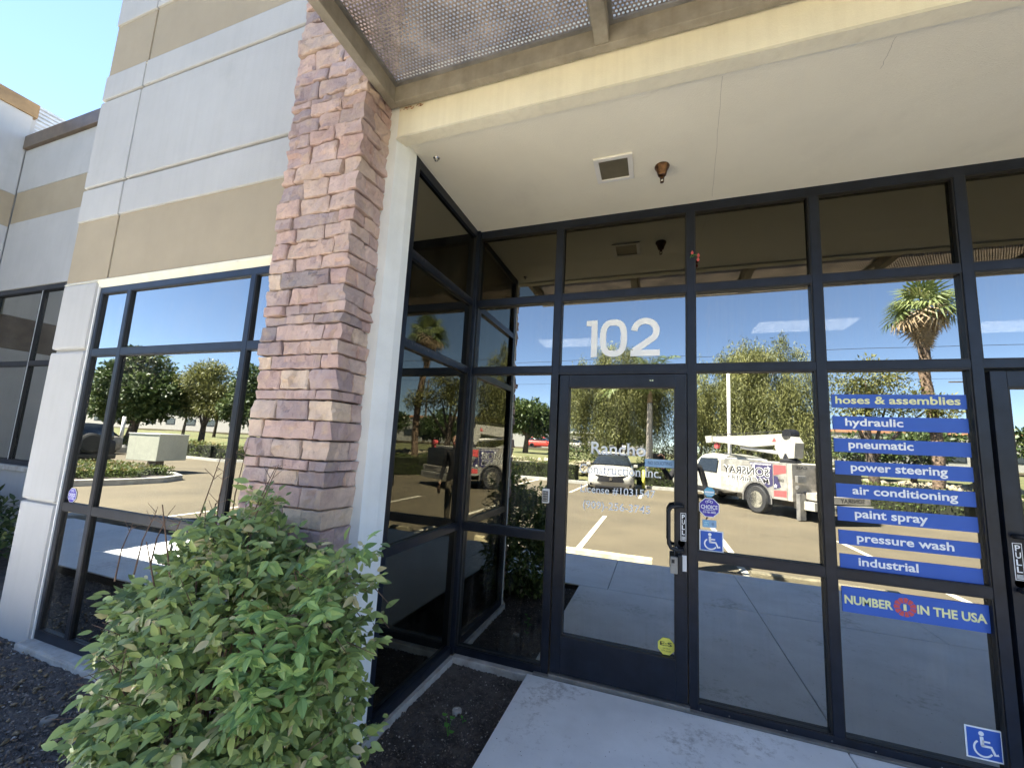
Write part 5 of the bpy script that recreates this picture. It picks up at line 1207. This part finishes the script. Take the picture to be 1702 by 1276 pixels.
    pr2 = Plane2D((-1.704, 0, 0), (0, -1, 0), (0, 0, 1), (-1, 0, 0)); fit_text(rl, pr2, 'SONSRAY', -.95, -.10, .64, .76, .002, M['ink'], off=.01)
    pr3 = Plane2D((-1.303, 0, 0), (0, -1, 0), (0, 0, 1), (-1, 0, 0)); fit_text(rl, pr3, 'CASE', .55, .95, 1.44, 1.52, .002, M['ink'], off=.01)
    rl.build('rear_lettering', None, t)
    MB().box(-1.42, -1.32, -1.02, -.72, 1.05, 1.25, bev=.02).lathe([(.06, 0), (.06, .05), (0, .06)], (-1.36, -1.0, .92), 1, 12).build('hose_fitting', M['greym'], t)
    MB().box(-1.45, -1.33, -1.00, -.80, .02, .75, bev=.01).build('stabiliser_leg', M['greym'], t)
    # cab
    cabm = [(1.70, ring(.98, .42, 1.05, 1.72, .80)), (2.5, ring(1.0, .42, 1.08, 1.80, .80)), (3.0, ring(1.0, .42, 1.08, 1.74, .78)), (3.65, ring(1.0, .42, 1.06, 1.18, .90)), (4.6, ring(.98, .42, 1.0, 1.12, .86)), (4.85, ring(.90, .45, .9, 1.0, .8))]
    loft(cabm, M['white'], 'cab', t, smooth=False)
    for s_ in (-1, 1):
        MB().add([(1.95, s_*1.006, 1.12), (3.15, s_*1.008, 1.12), (2.92, s_*.90, 1.60), (1.98, s_*.90, 1.62)], [(0, 1, 2, 3)]).build('side_window', M['darkglass'], t)
        MB().box(3.15, 3.30, s_*1.16-.1, s_*1.16+.1, 1.12, 1.42, bev=.03).build('mirror', M['black'], t)
        MB().box(1.8, 3.2, s_*.98-.08, s_*.98+.1, .36, .46).build('running_board', M['black'], t)
    MB().add([(1.695, -.7, 1.2), (1.695, .7, 1.2), (1.695, .64, 1.6), (1.695, -.64, 1.6)], [(0, 1, 2, 3)]).build('rear_window', M['darkglass'], t)
    MB().add([(3.06, -.78, 1.66), (3.06, .78, 1.66), (3.62, .88, 1.20), (3.62, -.88, 1.20)], [(0, 1, 2, 3)]).build('windscreen', M['darkglass'], t)
    MB().tube([(1.66, -.9, 1.62), (1.66, .9, 1.62)], .03, 6).build('light_bar', M['ltrim'], t)
    MB().box(1.2, 4.5, -.4, .4, .30, .45).build('chassis', M['black'], t)
    # crane (mounted at rear left corner, boom lies forward)
    cr = MB().lathe([(.28, 1.60), (.28, 1.68), (.20, 1.72), (.16, 1.95)], (-.75, -.55, 0), 2, 18, M['black']).build('crane_turntable', None, t)
    cm = MB().prism([(-1.05, 1.75), (-.55, 1.72), (-.35, 2.05), (-.45, 2.42), (-.95, 2.42), (-1.10, 2.2)], 1, -.72, -.40).build('crane_mast', M['white'], t)
    # shift toward passenger side a bit
    bm_ = MB().prism([(-1.0, 2.20), (.6, 2.06), (2.55, 2.24), (2.62, 2.42), (-.9, 2.50)], 1, -.70, -.44).build('boom', M['white'], t)
    MB().prism([(2.50, 2.20), (2.82, 2.18), (2.88, 2.44), (2.5, 2.46)], 1, -.74, -.40).build('boom_head', M['white'], t)
    MB().tube([(-.7, -.57, 1.86), (1.2, -.57, 2.04)], .06, 10).build('boom_cylinder', M['ltrim'], t)
    MB().lathe([(.0, -.05), (.11, -.05), (.11, .05), (0, .05)], (2.42, -.57, 2.08), 1, 16).build('hook_block', M['redv'], t)
    MB().lathe([(.0, -.16), (.17, -.16), (.17, .16), (0, .16)], (-.80, -.56, 2.46), 1, 16).tube([(-.8, -.56, 2.60), (2.5, -.56, 2.50)], .012, 5).build('winch', M['black'], t)
    bt = MB(); pb = Plane2D((0, -.703, 0), (1, 0, 0), (0, 0, 1), (0, -1, 0)); bt.add([pb.at(-.42, 2.24, .002), pb.at(-.24, 2.24, .002), pb.at(-.33, 2.38, .002)], [(0, 1, 2)], M['redv']); bt.build('boom_logo', None, t)
    MB().lathe([(0, -.08), (.09, -.08), (.09, .08), (0, .08)], (-1.35, .95, 1.72), 0, 12).tube([(-1.35, .95, 1.5), (-1.35, .95, 1.66)], .03, 6).build('beacon', M['redv'], t)
    for xx in (0, 3.95):
        for s_ in (-1, 1): wheel(t, xx, s_*(.985 if xx == 0 else .90), .42, .30, s_)
    t.scale = (.965, .965, .965)
    return t
truck()

# ------------------------------------------------------------------ person holding the phone that takes the picture
def person():
    t = empty('person', (1.93, -3.66, 0), label='person in black top and khaki trousers holding up a phone, reflected at the door edge', cat='person')
    # local coordinates, facing +y; own left = -x
    J = {'pel': (0, 0, .93, .135, .10), 'waist': (0, 0, 1.08, .125, .09), 'chest': (0, .0, 1.27, .15, .105), 'sh': (0, 0, 1.39, .12, .085), 'neck': (0, .005, 1.47, .052, .05), 'jaw': (0, .02, 1.55, .07, .075), 'head': (0, .01, 1.64, .078, .092), 'top': (0, 0, 1.71, .055, .07)}
    V = [J[k] for k in J]; E = [(i, i+1) for i in range(7)]
    def ch(root, pts):
        b = root
        for q in pts: V.append(q); E.append((b, len(V)-1)); b = len(V)-1
    ch(3, [(-.17, .0, 1.38, .055, .05), (-.27, .20, 1.22, .042, .042), (-.35, .40, 1.34, .034, .034), (-.395, .56, 1.45, .026, .022)])
    ch(3, [(.17, .0, 1.38, .055, .05), (.24, -.02, 1.12, .042, .042), (.25, .06, .88, .032, .03), (.25, .09, .80, .03, .022)])
    for s_ in (-1, 1): ch(0, [(s_*.09, .0, .84, .085, .085), (s_*.10, .02, .48, .058, .06), (s_*.10, -.01, .10, .042, .042), (s_*.105, .06, .04, .045, .035), (s_*.11, .16, .03, .038, .025)])
    me = bpy.data.meshes.new('body'); me.from_pydata([v[:3] for v in V], E, []); o = bpy.data.objects.new('body', me); COL.objects.link(o)
    md = o.modifiers.new('s', 'SKIN'); md2 = o.modifiers.new('u', 'SUBSURF'); md2.levels = 2; md2.render_levels = 2
    for i, v in enumerate(V): me.skin_vertices[0].data[i].radius = (v[3], v[4])
    me.skin_vertices[0].data[0].use_root = True
    bpy.context.view_layer.update(); m2 = bpy.data.meshes.new_from_object(o.evaluated_get(bpy.context.evaluated_depsgraph_get()))
    bpy.data.objects.remove(o); o = bpy.data.objects.new('body', m2); COL.objects.link(o); o.parent = t
    for k in ('cloth', 'denim', 'skin', 'shoe', 'hair'): m2.materials.append(M[k])
    for p in m2.polygons:
        c = p.center; i = 0
        if c.z < .90: i = 1
        if c.z < .085: i = 3
        if c.z > 1.485: i = 2
        if c.z > 1.485 and (c.y < -.005 and c.z > 1.52 or c.z > 1.70): i = 4
        if abs(c.x) > .20 and (c.z < .86 or (c.x < -.29 and c.y > .47)): i = 2
        p.material_index = i; p.use_smooth = True
    h = MB()
    h.tube([(0, .098, 1.625), (0, .118, 1.60), (0, .10, 1.592)], [.009, .014, .008], 8, M['skin'])
    for s_ in (-1, 1):
        h.lathe([(0, -.012), (.011, -.004), (.011, .004), (0, .012)], (s_*.03, .098, 1.638), 0, 8, M['black']); h.tube([(s_*.084, 0, 1.60), (s_*.09, -.01, 1.635), (s_*.084, 0, 1.655)], [.008, .012, .008], 6, M['skin'])
    h.tube([(-.022, .103, 1.568), (0, .108, 1.566), (.022, .103, 1.568)], .005, 6, M['redv']); h.build('face', None, t, True)
    # hand closed on the phone
    hd = MB(); bx, by, bz = -.40, .585, 1.475
    hd.box(bx-.035, bx+.035, by-.015, by+.012, bz-.03, bz+.045, bev=.01)
    for k in range(4): x = bx-.03+k*.02; L_ = (.055, .07, .075, .062)[k]; hd.tube([(x, by, bz+.04), (x, by+.02, bz+.04+L_*.5), (x, by+.045, bz+.035+L_*.75)], [.0095, .0085, .007], 7)
    hd.tube([(bx+.03, by, bz), (bx+.055, by+.02, bz+.03), (bx+.045, by+.045, bz+.06)], [.012, .010, .008], 7); hd.build('hand', M['skin'], t, True)
    hd2 = MB(); bx, by, bz = .25, .10, .76; hd2.box(bx-.015, bx+.015, by-.035, by+.035, bz-.04, bz+.04, bev=.01)
    for k in range(4): y = by-.028+k*.019; hd2.tube([(bx, y, bz-.035), (bx-.004, y, bz-.07), (bx-.018, y, bz-.095-(.01 if k in (1, 2) else 0))], [.0095, .0085, .007], 7)
    hd2.tube([(bx, by+.03, bz+.02), (bx-.012, by+.055, bz-.01), (bx-.02, by+.06, bz-.035)], [.012, .010, .008], 7); hd2.build('hand', M['skin'], t, True)
    return t
person()
o = MB().box(1.474-.045, 1.474+.105, -3.066, -3.058, 1.50, 1.575, bev=.003).build('phone', M['black']); tag(o, 'black phone held up by the reflected person', 'phone')
